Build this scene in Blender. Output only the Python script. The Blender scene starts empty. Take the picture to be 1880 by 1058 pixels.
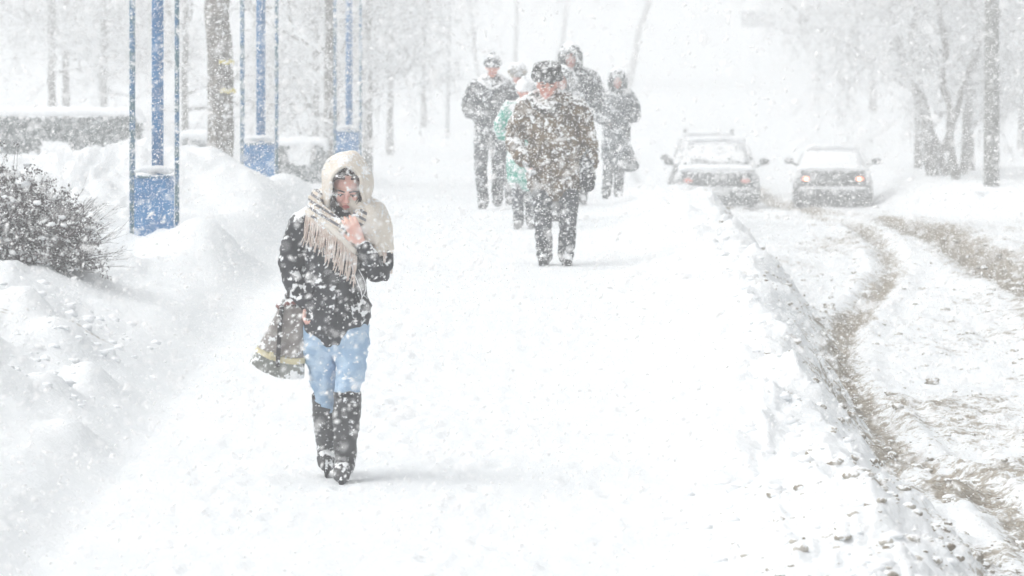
import bpy, bmesh, math, random
import numpy as np
from mathutils import Vector, Matrix, Euler
random.seed(7); rng = np.random.default_rng(7)
S = bpy.context.scene
COL = S.collection
R = math.radians
# ------------------------------------------------------------------ camera, sky, sun, exposure
CAMZ = 2.2
F = 7833.0                      # focal length in photo pixels (150 mm on 36 mm)
HY = 100.0                      # row of the level horizon in the photo
cd = bpy.data.cameras.new('camera'); cam = bpy.data.objects.new('camera', cd); COL.objects.link(cam)
cam.location = (0, 0, CAMZ); cam.rotation_euler = (R(90), 0, 0)
cd.lens = 150; cd.sensor_width = 36; cd.shift_y = -(529 - HY) / 1880
cd.clip_start = 0.2; cd.clip_end = 3000
cd.dof.use_dof = True; cd.dof.focus_distance = 25; cd.dof.aperture_fstop = 5.6
S.camera = cam
W = bpy.data.worlds.new('World'); S.world = W; W.use_nodes = True
nt = W.node_tree; bg = nt.nodes['Background']
sky = nt.nodes.new('ShaderNodeTexSky'); sky.sky_type = 'NISHITA'; sky.sun_disc = False
sky.sun_elevation = R(56); sky.sun_rotation = R(-100); sky.dust_density = 6; sky.air_density = 1
hs = nt.nodes.new('ShaderNodeHueSaturation'); hs.inputs['Saturation'].default_value = 0.10
nt.links.new(sky.outputs[0], hs.inputs['Color']); nt.links.new(hs.outputs[0], bg.inputs[0])
bg.inputs[1].default_value = 0.098
sd = bpy.data.lights.new('sun', 'SUN'); sd.energy = 0.6; sd.angle = R(70); sd.color = (1, .975, .94)
sun = bpy.data.objects.new('sun', sd); COL.objects.link(sun)
sun.rotation_euler = (R(34), 0, R(-80))   # high, veiled, from the left
S.view_settings.view_transform = 'Standard'; S.view_settings.look = 'None'
S.view_settings.exposure = 0.70; S.view_settings.gamma = 1
S.cycles.max_bounces = 10; S.cycles.volume_bounces = 5; S.cycles.diffuse_bounces = 7
S.cycles.use_denoising = True
S.cycles.sample_clamp_indirect = 8

# ------------------------------------------------------------------ helpers
def fade(t): return t*t*t*(t*(t*6-15)+10)
_P = rng.permutation(4096).astype(np.int64)
def _h2(ix, iy, s): return _P[(_P[(ix + s*131) & 4095] + iy) & 4095] / 4095.0
def vn2(x, y, s=0):
    ix = np.floor(x).astype(np.int64); iy = np.floor(y).astype(np.int64)
    fx = fade(x-ix); fy = fade(y-iy)
    a = _h2(ix, iy, s); b = _h2(ix+1, iy, s); c = _h2(ix, iy+1, s); d = _h2(ix+1, iy+1, s)
    return (a+(b-a)*fx) + ((c+(d-c)*fx)-(a+(b-a)*fx))*fy - .5
def vn3(p, s=0):
    i = np.floor(p).astype(np.int64); f = fade(p-i); r = 0
    for dx in (0, 1):
        for dy in (0, 1):
            for dz in (0, 1):
                h = _P[(_P[(_P[(i[:,0]+dx+s*57) & 4095]+i[:,1]+dy) & 4095]+i[:,2]+dz) & 4095]/4095.0
                w = (f[:,0] if dx else 1-f[:,0])*(f[:,1] if dy else 1-f[:,1])*(f[:,2] if dz else 1-f[:,2])
                r = r + h*w
    return r - .5
def sst(a, b, x):
    t = np.clip((x-a)/(b-a), 0, 1); return t*t*(3-2*t)

def tag(o, label=None, cat=None, group=None, kind=None):
    if label: o['label'] = label
    if cat: o['category'] = cat
    if group: o['group'] = group
    if kind: o['kind'] = kind
    return o
def thing(name, label, cat, loc=(0,0,0), rz=0, group=None):
    o = bpy.data.objects.new(name, None); COL.objects.link(o); o.location = loc; o.rotation_euler = (0,0,rz)
    o.empty_display_size = .1
    return tag(o, label, cat, group)
def mesh_np(name, V, Fc, mat, parent=None, smooth=True):
    me = bpy.data.meshes.new(name); V = np.asarray(V, dtype=np.float32)
    if isinstance(Fc, np.ndarray):
        k = Fc.shape[1]; n = Fc.shape[0]
        me.vertices.add(len(V)); me.vertices.foreach_set('co', V.ravel())
        me.loops.add(n*k); me.loops.foreach_set('vertex_index', Fc.astype(np.int32).ravel())
        me.polygons.add(n); me.polygons.foreach_set('loop_start', np.arange(0, n*k, k, dtype=np.int32))
        me.update(calc_edges=True); me.validate()
    else:
        me.from_pydata([tuple(map(float, v)) for v in V], [], [tuple(map(int, f)) for f in Fc]); me.update()
    if smooth and len(me.polygons):
        me.polygons.foreach_set('use_smooth', np.ones(len(me.polygons), dtype=bool))
    me.materials.append(mat)
    o = bpy.data.objects.new(name, me); COL.objects.link(o)
    if parent: o.parent = parent
    return o
class G:
    """geometry collector"""
    def __init__(s): s.V = []; s.F = []; s.n = 0
    def add(s, V, Fc):
        s.V.append(np.asarray(V, float)); n = s.n
        s.F += [tuple(i+n for i in f) for f in Fc]; s.n += len(V); return s
    def verts(s): return np.concatenate(s.V) if s.V else np.zeros((0,3))
    def box(s, c, h, rot=None, taper=1):
        V = np.array([(x*(taper if z > 0 else 1), y*(taper if z > 0 else 1), z) for z in (-1,1) for y in (-1,1) for x in (-1,1)], float)*np.array(h)
        if rot is not None: V = V @ np.array(rot).T
        return s.add(V+np.array(c), [(0,2,3,1),(4,5,7,6),(0,1,5,4),(2,6,7,3),(0,4,6,2),(1,3,7,5)])
    def ell(s, c, r, rot=None, nu=16, nv=10, noise=0, fr=3):
        V = [(0,0,-1)]
        for j in range(1, nv):
            a = -math.pi/2+math.pi*j/nv
            for i in range(nu):
                b = 2*math.pi*i/nu; V.append((math.cos(a)*math.cos(b), math.cos(a)*math.sin(b), math.sin(a)))
        V.append((0,0,1)); V = np.array(V)
        if noise: V = V*(1+noise*2*vn3(V*fr+np.random.default_rng(s.n+5).random(3)*50)[:,None])
        V = V*np.array(r)
        if rot is not None: V = V @ np.array(rot).T
        Fc = []; L = 1+nu*(nv-1)
        for i in range(nu):
            k = (i+1) % nu; Fc.append((0, 1+k, 1+i)); Fc.append((L, 1+nu*(nv-2)+i, 1+nu*(nv-2)+k))
            for j in range(nv-2): Fc.append((1+j*nu+i, 1+j*nu+k, 1+(j+1)*nu+k, 1+(j+1)*nu+i))
        return s.add(V+np.array(c), Fc)
    def tube(s, pts, rads, n=12, ref=(0,1,0), sub=3, cap=True, exp=2.0):
        P_ = np.array(pts, float); Rr = np.array([(r, r) if np.isscalar(r) else r for r in rads], float)
        if sub > 1 and len(P_) > 2:
            t = np.arange(0, len(P_)-1+1e-6, 1/sub); Pe = np.vstack([2*P_[0]-P_[1], P_, 2*P_[-1]-P_[-2]])
            Re = np.vstack([Rr[0], Rr, Rr[-1]]); out = []; ro = []
            for q in t:
                i = min(int(q), len(P_)-2); f = q-i
                def cr(A):
                    a, b, c, d = A[i], A[i+1], A[i+2], A[i+3]
                    return .5*((2*b)+(-a+c)*f+(2*a-5*b+4*c-d)*f*f+(-a+3*b-3*c+d)*f**3)
                out.append(cr(Pe)); b, c = Re[i+1], Re[i+2]; ro.append(b+(c-b)*f)
            P_ = np.array(out); Rr = np.array(ro)
        m = len(P_); V = []; ref = np.array(ref, float)
        T = np.gradient(P_, axis=0); T /= np.linalg.norm(T, axis=1)[:,None]+1e-9
        if cap:
            e0 = Rr[0].min(); e1 = Rr[-1].min()
            P_ = np.vstack([P_[0]-T[0]*e0*.95, P_[0]-T[0]*e0*.7, P_, P_[-1]+T[-1]*e1*.7, P_[-1]+T[-1]*e1*.95])
            Rr = np.vstack([Rr[0]*.3, Rr[0]*.72, Rr, Rr[-1]*.72, Rr[-1]*.3]); T = np.vstack([T[0],T[0],T,T[-1],T[-1]]); m += 4
        for j in range(m):
            sd_ = np.cross(T[j], ref); q = np.linalg.norm(sd_)
            sd_ = np.array((1.,0,0)) if q < 1e-3 else sd_/q
            ot = np.cross(sd_, T[j])
            for i in range(n):
                a = 2*math.pi*i/n; ca, sa = math.cos(a), math.sin(a)
                if exp != 2.0:
                    ca = math.copysign(abs(ca)**(2/exp), ca); sa = math.copysign(abs(sa)**(2/exp), sa)
                V.append(P_[j]+sd_*ca*Rr[j,0]+ot*sa*Rr[j,1])
        Fc = [(j*n+i, j*n+(i+1)%n, (j+1)*n+(i+1)%n, (j+1)*n+i) for j in range(m-1) for i in range(n)]
        Fc.append(tuple(range(n-1,-1,-1))); Fc.append(tuple((m-1)*n+i for i in range(n)))
        return s.add(V, Fc)
    def grid(s, P_, closed=False):
        P_ = np.array(P_, float); a, b = P_.shape[:2]
        Fc = [(j*b+i, j*b+(i+1)%b, (j+1)*b+(i+1)%b, (j+1)*b+i) for j in range(a-1) for i in range(b if closed else b-1)]
        return s.add(P_.reshape(-1,3), Fc)
    def build(s, name, mat, parent=None, smooth=True): return mesh_np(name, s.verts(), s.F, mat, parent, smooth)
def ev(o):
    dg = bpy.context.evaluated_depsgraph_get(); me = bpy.data.meshes.new_from_object(o.evaluated_get(dg))
    old = o.data; o.modifiers.clear(); o.data = me; bpy.data.meshes.remove(old); return o
def melt(g, name, mat, parent, voxel=.01, smooth=4, folds=0, ff=9, seed=0, squash=(1,1,1), fine=0):
    """fuse overlapping shapes into one continuous skin, soften it and crease it"""
    o = g.build(name, mat, None)
    m = o.modifiers.new('r', 'REMESH'); m.mode = 'VOXEL'; m.voxel_size = voxel; m.use_smooth_shade = True
    if smooth:
        k = o.modifiers.new('s', 'SMOOTH'); k.factor = .5; k.iterations = smooth
    ev(o)
    me = o.data; n = len(me.vertices)
    if folds and n:
        co = np.empty(n*3, np.float32); me.vertices.foreach_get('co', co); co = co.reshape(-1,3)
        no = np.empty(n*3, np.float32); me.vertex_normals.foreach_get('vector', no); no = no.reshape(-1,3)
        q = co*np.array(squash)
        w = vn3(q*ff, seed); r = 1-np.abs(w)*4
        d = folds*(r*.7+vn3(q*ff*2.3, seed+3)*.9)
        if fine: d += fine*vn3(co*60, seed+9)
        co = co+no*d[:,None]; me.vertices.foreach_set('co', co.astype(np.float32).ravel()); me.update()
    if me.materials: me.materials[0] = mat
    else: me.materials.append(mat)
    me.polygons.foreach_set('use_smooth', np.ones(len(me.polygons), dtype=bool))
    o.parent = parent
    return o
def solid(o, t):
    m = o.modifiers.new('t', 'SOLIDIFY'); m.thickness = t; m.offset = 0; p = o.parent; ev(o); return o

# ------------------------------------------------------------------ materials
def nmat(name):
    m = bpy.data.materials.new(name); m.use_nodes = True; t = m.node_tree
    return m, t, t.nodes['Principled BSDF']
def N(t, typ, **k):
    n = t.nodes.new(typ)
    for a, b in k.items():
        if a.startswith('i_'): n.inputs[a[2:].replace('_', ' ')].default_value = b
        else: setattr(n, a, b)
    return n
def mixc(t, fac, a, b):
    n = N(t, 'ShaderNodeMix', data_type='RGBA'); L = t.links.new
    for s, v in ((n.inputs[0], fac), (n.inputs[6], a), (n.inputs[7], b)):
        if isinstance(v, bpy.types.NodeSocket): L(v, s)
        else: s.default_value = v if not isinstance(v, tuple) else (*v, 1)
    return n.outputs[2]
def ramp(t, src, a, b):
    n = N(t, 'ShaderNodeMapRange', interpolation_type='SMOOTHSTEP'); n.inputs[1].default_value = a; n.inputs[2].default_value = b
    t.links.new(src, n.inputs[0]); return n.outputs[0]
def math_(t, op, a, b=None):
    n = N(t, 'ShaderNodeMath', operation=op)
    for s, v in zip(n.inputs, (a, b)):
        if v is None: continue
        if isinstance(v, bpy.types.NodeSocket): t.links.new(v, s)
        else: s.default_value = v
    return n.outputs[0]
def noise(t, scale, detail=3, rough=.5, co=None):
    n = N(t, 'ShaderNodeTexNoise'); n.inputs['Scale'].default_value = scale; n.inputs['Detail'].default_value = detail
    n.inputs['Roughness'].default_value = rough
    if co is None:
        co = N(t, 'ShaderNodeTexCoord').outputs['Object']
    t.links.new(co, n.inputs['Vector']); return n.outputs['Fac']
SNOW = (.90, .92, .935)
def dusted(name, col, col2=None, csc=8, dust=.35, dsc=55, up=.6, rough=.9, bump=.25, metal=0, spec=.2, stripes=None, dust_hi=None):
    """a surface with wind-blown snow stuck on it; more on faces turned up"""
    m, t, b = nmat(name)
    c = col if col2 is None else mixc(t, ramp(t, noise(t, csc, 3), .42, .58), col, col2)
    if stripes:
        d, per, c3, width = stripes
        tc = N(t, 'ShaderNodeTexCoord'); vm = N(t, 'ShaderNodeVectorMath', operation='DOT_PRODUCT'); vm.inputs[1].default_value = d
        t.links.new(tc.outputs['Object'], vm.inputs[0])
        fr = math_(t, 'FRACT', math_(t, 'MULTIPLY', vm.outputs['Value'], 1/per))
        st = math_(t, 'LESS_THAN', math_(t, 'ABSOLUTE', math_(t, 'SUBTRACT', fr, .5)), width/2)
        c = mixc(t, st, c, c3)
    ge = N(t, 'ShaderNodeNewGeometry'); sx = N(t, 'ShaderNodeSeparateXYZ'); t.links.new(ge.outputs['Normal'], sx.inputs[0])
    n1 = noise(t, dsc, 2, .6); n2 = noise(t, dsc*.22, 2, .5)
    k = math_(t, 'ADD', math_(t, 'MULTIPLY', n1, .75), math_(t, 'MULTIPLY', n2, .45))
    k = math_(t, 'ADD', k, math_(t, 'MULTIPLY', math_(t, 'MAXIMUM', sx.outputs[2], 0), up*.35))
    th = .80-dust*.36
    f = ramp(t, k, th-.03, th+.055)
    cc = mixc(t, f, c, SNOW)
    t.links.new(cc, b.inputs['Base Color']); b.inputs['Roughness'].default_value = rough
    b.inputs['Metallic'].default_value = metal; b.inputs['Specular IOR Level'].default_value = spec
    if bump:
        bp = N(t, 'ShaderNodeBump'); bp.inputs['Strength'].default_value = bump; bp.inputs['Distance'].default_value = .01
        t.links.new(math_(t, 'ADD', n1, f), bp.inputs['Height']); t.links.new(bp.outputs[0], b.inputs['Normal'])
    return m
def plain(name, col, rough=.6, metal=0, emit=None, es=0, col2=None, sc=30):
    m, t, b = nmat(name); b.inputs['Roughness'].default_value = rough; b.inputs['Metallic'].default_value = metal
    c = mixc(t, ramp(t, noise(t, sc), .35, .65), col, col2 if col2 else tuple(x*.85 for x in col)); t.links.new(c, b.inputs['Base Color'])
    if emit: b.inputs['Emission Color'].default_value = (*emit, 1); b.inputs['Emission Strength'].default_value = es
    return m
# ground: snow with grey-brown slush where the tyres have thrown it up
mg, t, b = nmat('snow_ground')
geo = N(t, 'ShaderNodeNewGeometry'); at = N(t, 'ShaderNodeAttribute', attribute_name='dirt')
pos = geo.outputs['Position']
na = noise(t, 9, 5, .65, pos); nb = noise(t, 38, 4, .6, pos); nc = noise(t, 1.3, 3, .5, pos)
k = math_(t, 'ADD', math_(t, 'ADD', math_(t, 'MULTIPLY', at.outputs['Fac'], 1.0), math_(t, 'MULTIPLY', math_(t, 'SUBTRACT', na, .5), 1.5)), math_(t, 'MULTIPLY', math_(t, 'SUBTRACT', nb, .5), 1.1))
f = ramp(t, k, .34, .66)
brown = mixc(t, ramp(t, nb, .4, .62), (.18, .148, .105), (.40, .36, .30))
snowc = mixc(t, ramp(t, nc, .3, .7), (.835, .86, .875), (.80, .83, .85))
t.links.new(mixc(t, f, snowc, brown), b.inputs['Base Color']); b.inputs['Roughness'].default_value = .75
b.inputs['Specular IOR Level'].default_value = .15
bp = N(t, 'ShaderNodeBump'); bp.inputs['Strength'].default_value = .42; bp.inputs['Distance'].default_value = .05
t.links.new(math_(t, 'ADD', na, math_(t, 'MULTIPLY', nb, .6)), bp.inputs['Height']); t.links.new(bp.outputs[0], b.inputs['Normal'])
M_SNOW = plain('packed_snow', (.91, .93, .945), .8, col2=(.87, .895, .92), sc=14)
M_FLAKE, t, b = nmat('snowflake')
tr = N(t, 'ShaderNodeBsdfTranslucent'); tr.inputs[0].default_value = (.97, .98, 1, 1)
df = N(t, 'ShaderNodeBsdfDiffuse'); df.inputs[0].default_value = (1, 1, 1, 1)
ms = N(t, 'ShaderNodeMixShader'); ms.inputs[0].default_value = 0
t.links.new(df.outputs[0], ms.inputs[1]); t.links.new(tr.outputs[0], ms.inputs[2])
t.links.new(ms.outputs[0], t.nodes['Material Output'].inputs[0])

# ------------------------------------------------------------------ terrain
_Y = [-40, 5, 16, 22, 38, 49, 55, 70, 91, 120, 167, 235, 400, 760]
_D = [2.4, 2.36, 2.28, 2.2, 1.85, 1.78, 1.85, 2.35, 2.95, 3.12, 2.25, 1.45, -4, -14]
_yy = np.linspace(-40, 760, 4001); _dd = np.interp(_yy, _Y, _D)
for _ in range(2): _dd = np.convolve(np.pad(_dd, 10, mode='edge'), np.ones(21)/21, 'valid')
def dwalk(Y): return np.interp(Y, _yy, _dd)
TRACK1 = np.array([(2.73,16),(2.75,22.8),(2.72,24.6),(2.38,26),(2.42,28.3),(2.34,30.5),(2.72,35),(3.3,39),(3.84,43),(4.1,47),(4.3,52),(4.5,60),(4.8,90)])
TRACK2 = np.array([(4.6,10),(4.9,41),(5.05,50),(5.35,61),(5.9,90)])
PATCH = [(2.25,25.6,.28,.9,.75),(2.55,24.4,.35,.9,.75),(2.8,22.3,.25,1.0,.7),(2.75,29.2,.5,.35,.6),(3.3,29.6,.35,.3,.6),(3.9,31,.35,.6,.6),(2.45,21.6,.3,.5,.55),
         (1.72,20.2,.1,.3,.55),(3.6,47,.8,2.5,.45),(3.3,41,.25,.9,.4),(2.15,30.5,.12,1.2,.6),(3.6,36,.5,1.2,.32),(2.2,20,.6,1.5,.35),(2.9,18.6,.35,.9,.5),(1.95,23.5,.12,1,.3),(1.9,33,.1,2.5,.35),
         (9,60,3,2,.5),(3.0,25.4,.7,1.0,.62),(3.3,23.0,.7,1.3,.6),(2.2,27.6,.5,.9,.5),(3.9,28.3,1.0,.6,.5),(2.5,19.5,.7,2.0,.5),(3.9,49,.7,3,.5),(2.9,44,.5,2,.4),(2.35,33,.25,3,.5),(4.2,35,.8,1.5,.38),(3.1,20.5,.5,1.5,.55),(-3.3,26.5,.3,.6,.28),(-2.7,27.2,.25,.4,.3),(4.6,68,1.5,5,.5)]
MOUND = [(-4.7,43,1.1,1.4,.30),(-3.2,44.5,.8,1.8,.38),(-2.75,43,.5,1.5,.2),(-2.45,41,.35,2.5,.16),(-2.62,35.9,.40,1.0,.34),(-3.25,35.4,.40,.8,-.30),(-2.35,46.2,.4,1.0,.22),(-3.05,46.0,.28,.8,-.34),(-2.9,38.5,.4,1.2,.14),(-3.25,27.4,.55,1.3,.18),(-2.75,26.4,.20,.35,.15),(-3.05,26.9,.16,.3,.14),(-2.5,25.3,.15,.25,.12),(-2.62,24.3,.12,.3,.11),(-2.9,24,.2,.35,.14),(-3.2,25.2,.18,.3,.13),(-2.35,23.0,.13,.25,.08),
         (-2.2,47,.5,2.5,.1),(2.02,44,.35,.9,.16),(-2.65,49,.5,1.6,.12),(-4.0,47.8,.6,.8,.35),(1.6,19.2,.3,.8,.08)]
def dirt_at(x, Y):
    d = 0
    for T, w, a in ((TRACK1, .20, .80), (TRACK2, .50, 1.12)):
        cx = np.interp(Y, T[:,1], T[:,0]); ww = w*(1+.5*vn2(Y*.7, Y*0, 3))
        d = np.maximum(d, a*np.exp(-((x-cx)/ww)**2)*(.85+.5*vn2(Y*.5+7, x*0+2, 4)))
    for px_, py_, sx_, sy_, a in PATCH: d = np.maximum(d, a*np.exp(-((x-px_)/sx_)**2-((Y-py_)/sy_)**2))
    road = sst(1.7, 2.2, x)*(1-sst(6.8, 7.6, x))
    d = np.maximum(d, (.20+.36*vn2(x*.9, Y*.35, 41)+.24*vn2(x*3, Y*1.1, 42))*road)
    return np.clip(d, 0, 1)*(1-sst(90, 150, Y)*.7)
def ridge_x(Y): return np.interp(Y, [5, 16, 19, 28, 34, 44, 60, 120], [1.45, 1.5, 1.58, 1.72, 1.95, 1.98, 2.2, 3.0])
def ground(x, Y, detail=True):
    x = np.asarray(x, float); Y = np.asarray(Y, float)
    z = CAMZ-dwalk(Y)
    xr = ridge_x(Y)+.10*vn2(Y*.9, Y*0, 11)+.13*vn2(Y*2.6, Y*0, 12)+.07*vn2(Y*7, Y*0, 14)
    rh = np.interp(Y, [5, 18, 22, 30, 42, 47, 56, 100], [.10, .10, .15, .21, .30, .2, .06, .1])
    near = 1-sst(95, 160, Y)
    # ridge between pavement and road
    z = z+rh*np.where(x < xr, np.exp(-((x-xr)/.62)**2), np.exp(-((x-xr)/.34)**2))*(1+.35*vn2(Y*1.6, x*2, 13))*near
    road = sst(-.05, np.interp(Y, [18, 26], [1.15, .62]), x-xr)*(1-sst(7.3, 9.0, x-.02*np.maximum(Y-90, 0)))
    z = z-.36*road*near
    z = z+.25*sst(7.6, 9.2, x)*near
    # park side bank
    L = sst(-2.0, -4.1, x)
    hl = np.interp(Y, [5, 16, 24, 30, 36, 47, 61, 80], [.42, .42, .45, .5, .36, .45, .3, .15])
    z = z+L*hl*near+.12*sst(-2.0, -2.5, x)*near*(1-sst(50, 70, Y))
    for mx, my, sx_, sy_, a in MOUND: z = z+a*np.exp(-((x-mx)/sx_)**2-((Y-my)/sy_)**2)
    # park ground further out rises sooner
    z = z+1.15*sst(-5, -9, x)*sst(70, 110, Y)*(1-sst(150, 240, Y))
    if detail:
        bank = np.maximum(L, np.exp(-((x-xr)/.7)**2))*near
        bw = np.maximum(.55*L, np.where(x > xr, np.exp(-((x-xr)/.60)**4), np.exp(-((x-xr)/.48)**2)))*near
        z = z+.80*bw*(.11*(1-np.abs(vn2(x*3.2, Y*1.2, 51))*4)*.6+.07*(.25-np.abs(vn2(x*7, Y*2.6, 52)))+.05*(.25-np.abs(vn2(x*15, Y*6, 53))))
        z = z+.05*L*near*(.5-np.abs(vn2(x*2.2+.3*Y, Y*1.1, 61))*3)+.04*L*near*(.5-np.abs(vn2(x*5, Y*2.6, 62))*3)
        z = z+.11*bank*vn2(x*1.5+Y*.15, Y*.6, 21)+.10*bank*vn2(x*3.6, Y*1.5, 22)+.05*bank*vn2(x*8, Y*3.6, 23)+.02*bank*vn2(x*19, Y*9, 33)
        z = z+.016*vn2(x*2, Y*.9, 24)+.009*vn2(x*6, Y*3, 25)+.006*vn2(x*17, Y*8, 26)*near
        dd = dirt_at(x, Y)
        rr = road*near
        for T, w, a in ((TRACK1, .15, .05), (TRACK2, .33, .06)):
            cx = np.interp(Y, T[:,1], T[:,0]); q = (x-cx)/w
            z = z+rr*a*(-np.exp(-q*q)+.8*np.exp(-(np.abs(q)-1.5)**2*2))
        z = z+(rr*.035+dd*.07)*(vn2(x*8, Y*5, 27)+.5*vn2(x*19, Y*14, 28))+rr*.06*vn2(x*1.5, Y*.5, 29)
        cl = np.exp(-((x-1.55)/.45)**2)*(1-sst(20.5, 23, Y))*.05
        z = z+cl*(1.1-np.abs(vn2(x*4.5, Y*2.4, 30))*4+.7*vn2(x*9, Y*5, 31)+.3*vn2(x*18, Y*10, 34))
    return z
def gz(x, Y): return float(ground(np.array([x]), np.array([Y]))[0])
def X(px, Y): return (px-940)*Y/F
def Zr(py, Y): return CAMZ-(py-HY)*Y/F
nr, ncn = 1050, 1000
tt = np.linspace(0, 1, nr); Ys = np.where(tt < .04, -38+tt/.04*50, 12*(700/12)**((tt-.04)/.96))
uu = np.linspace(-1, 1, ncn); uu = .55*uu+.45*uu**5
YY = np.repeat(Ys[:,None], ncn, 1); XX = uu[None,:]*(np.maximum(YY, 0)*.30+5)+np.sign(uu)[None,:]*np.maximum(np.abs(uu)[None,:]-.62, 0)*np.minimum(60, 20+YY*.0)
ZZ = ground(XX.ravel(), YY.ravel())
ZG = ZZ.reshape(nr, ncn)
fr_ = np.random.default_rng(77)
for i in range(60):      # trails of half filled footprints on the trodden path
    x0 = fr_.uniform(-1.7, 1.1); y0 = fr_.uniform(15, 44); hd = fr_.normal(0, .05)
    for k in range(9):
        fx = x0+hd*k*.62+(.09 if k % 2 else -.09)+fr_.normal(0, .03); fy = y0+k*.62; a, b_ = np.searchsorted(Ys, [fy-.45, fy+.45])
        if b_ <= a: continue
        dx = (XX[a:b_]-fx)/.055; dy = (YY[a:b_]-fy)/.14; q = dx*dx+dy*dy
        ZG[a:b_] += fr_.uniform(.005, .014)*(-np.exp(-q*q)+.45*np.exp(-(np.sqrt(q)-1.6)**2*4))
ZZ = ZG.ravel()
V = np.stack([XX.ravel(), YY.ravel(), ZZ], 1)
idx = np.arange(nr*ncn).reshape(nr, ncn)
Q = np.stack([idx[:-1,:-1].ravel(), idx[:-1,1:].ravel(), idx[1:,1:].ravel(), idx[1:,:-1].ravel()], 1)
gr = mesh_np('ground', V, Q, mg); tag(gr, kind='structure')
a_ = gr.data.attributes.new('dirt', 'FLOAT', 'POINT'); a_.data.foreach_set('value', dirt_at(V[:,0], V[:,1]).astype(np.float32))
# ------------------------------------------------------------------ trees
M_BARK = dusted('tree_bark', (.085,.075,.065), (.15,.135,.115), 14, dust=.22, dsc=26, up=.5)
M_BARKB = dusted('scarred_bark', (.10,.085,.07), (.20,.175,.15), 9, dust=.30, dsc=22, up=.4)
M_TWIG = dusted('twigs', (.12,.11,.10), (.20,.18,.16), 20, dust=.56, dsc=18, up=1.1, bump=0)
M_YEL = dusted('yellow_paint', (.62,.52,.08), dust=.3, dsc=40)
def limb(Vs, Fs, pts, rads, k=3):
    """quick thin tube into lists"""
    n0 = len(Vs); m = len(pts)
    for j in range(m):
        a = pts[min(j+1, m-1)]-pts[max(j-1, 0)]; a = a/(np.linalg.norm(a)+1e-9)
        s_ = np.cross(a, (0.3,0.2,1.)); s_ = s_/(np.linalg.norm(s_)+1e-9); u_ = np.cross(s_, a)
        for i in range(k):
            q = 2*math.pi*i/k; Vs.append(pts[j]+(s_*math.cos(q)+u_*math.sin(q))*rads[j])
    for j in range(m-1):
        for i in range(k):
            Fs.append((n0+j*k+i, n0+j*k+(i+1)%k, n0+(j+1)*k+(i+1)%k, n0+(j+1)*k+i))
def crown_mesh(name, seed, base, top, reach, thick, nl=16, dens=1.0):
    r = np.random.default_rng(seed); Vs = []; Fs = []
    def branch(p, d, L, rad, lev):
        m = 4 if lev < 2 else 3; pts = [p]; dd = d.copy(); step = L/(m-1)
        for _ in range(m-1):
            dd = dd+r.normal(0, .22, 3)+np.array((0,0,.06 if lev < 2 else -.16)); dd /= np.linalg.norm(dd)
            pts.append(pts[-1]+dd*step)
        rads = [rad*(1-.75*j/(m-1)) for j in range(m)]
        limb(Vs, Fs, pts, rads, 5 if lev == 0 else 3)
        if lev >= 3: return
        nn = [int(9*dens), int(8*dens), 6][lev]
        for i in range(nn):
            q = r.uniform(.18, 1.0)*(m-1); j = min(int(q), m-2); pp = pts[j]+(pts[j+1]-pts[j])*(q-j)
            nd = dd*.6+r.normal(0, .75, 3); nd /= np.linalg.norm(nd)
            branch(pp, nd, L*[.50,.48,.5][lev]*r.uniform(.6, 1.2), rad*[.42,.45,.6][lev], lev+1)
    for i in range(nl):
        h = base+(top-base)*(i+.5)/nl*r.uniform(.85, 1.05); a = r.uniform(0, 2*math.pi)
        el = .15+.7*(h-base)/(top-base)
        d = np.array((math.cos(a)*math.cos(el), math.sin(a)*math.cos(el), math.sin(el)))
        branch(np.array((0,0,h)), d, reach*r.uniform(.7, 1.15)*(1-.35*(h-base)/(top-base)), thick*r.uniform(.6, 1), 0)
    me = bpy.data.meshes.new(name); me.from_pydata([tuple(v) for v in Vs], [], Fs); me.update(); me.materials.append(M_TWIG)
    return me
def trunk_mesh(name, h, r0, lean=0, wob=.04, seed=0, mat=None, flare=1.35, taper=.45):
    rr = np.random.default_rng(seed); n = 14
    pts = []; rads = []
    for j in range(n+1):
        f = j/n; z = -.5+(h+.5)*f
        pts.append((lean*z+rr.normal(0, wob)*(.3+f), rr.normal(0, wob)*f, z))
        rads.append(r0*(1-(1-taper)*f)*(1+(flare-1)*math.exp(-max(z, 0)*3.5)))
    g = G(); g.tube(pts, rads, n=18, sub=4, cap=True)
    V = g.verts(); V += (V-np.array([(lean*z_, 0, z_) for z_ in V[:,2]]))*np.array((1,1,0))*(.18*vn3(V*np.array((9,9,2.5)), seed))[:,None]*2
    g.V = [V]; o = g.build('trunk', mat or M_BARK); me = o.data; bpy.data.objects.remove(o); return me
CROWNS = [crown_mesh('crown', 1, 2.7, 8.5, 3.1, .07, 18, 1.12), crown_mesh('crown', 2, 3.2, 9.5, 3.6, .07, 18, 1.12), crown_mesh('crown', 3, 2.4, 7.5, 2.6, .06, 16, 1.12)]
TRUNKS = [trunk_mesh('trunk', 9, .15, .01, seed=3), trunk_mesh('trunk', 9, .15, -.02, seed=4)]
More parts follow.
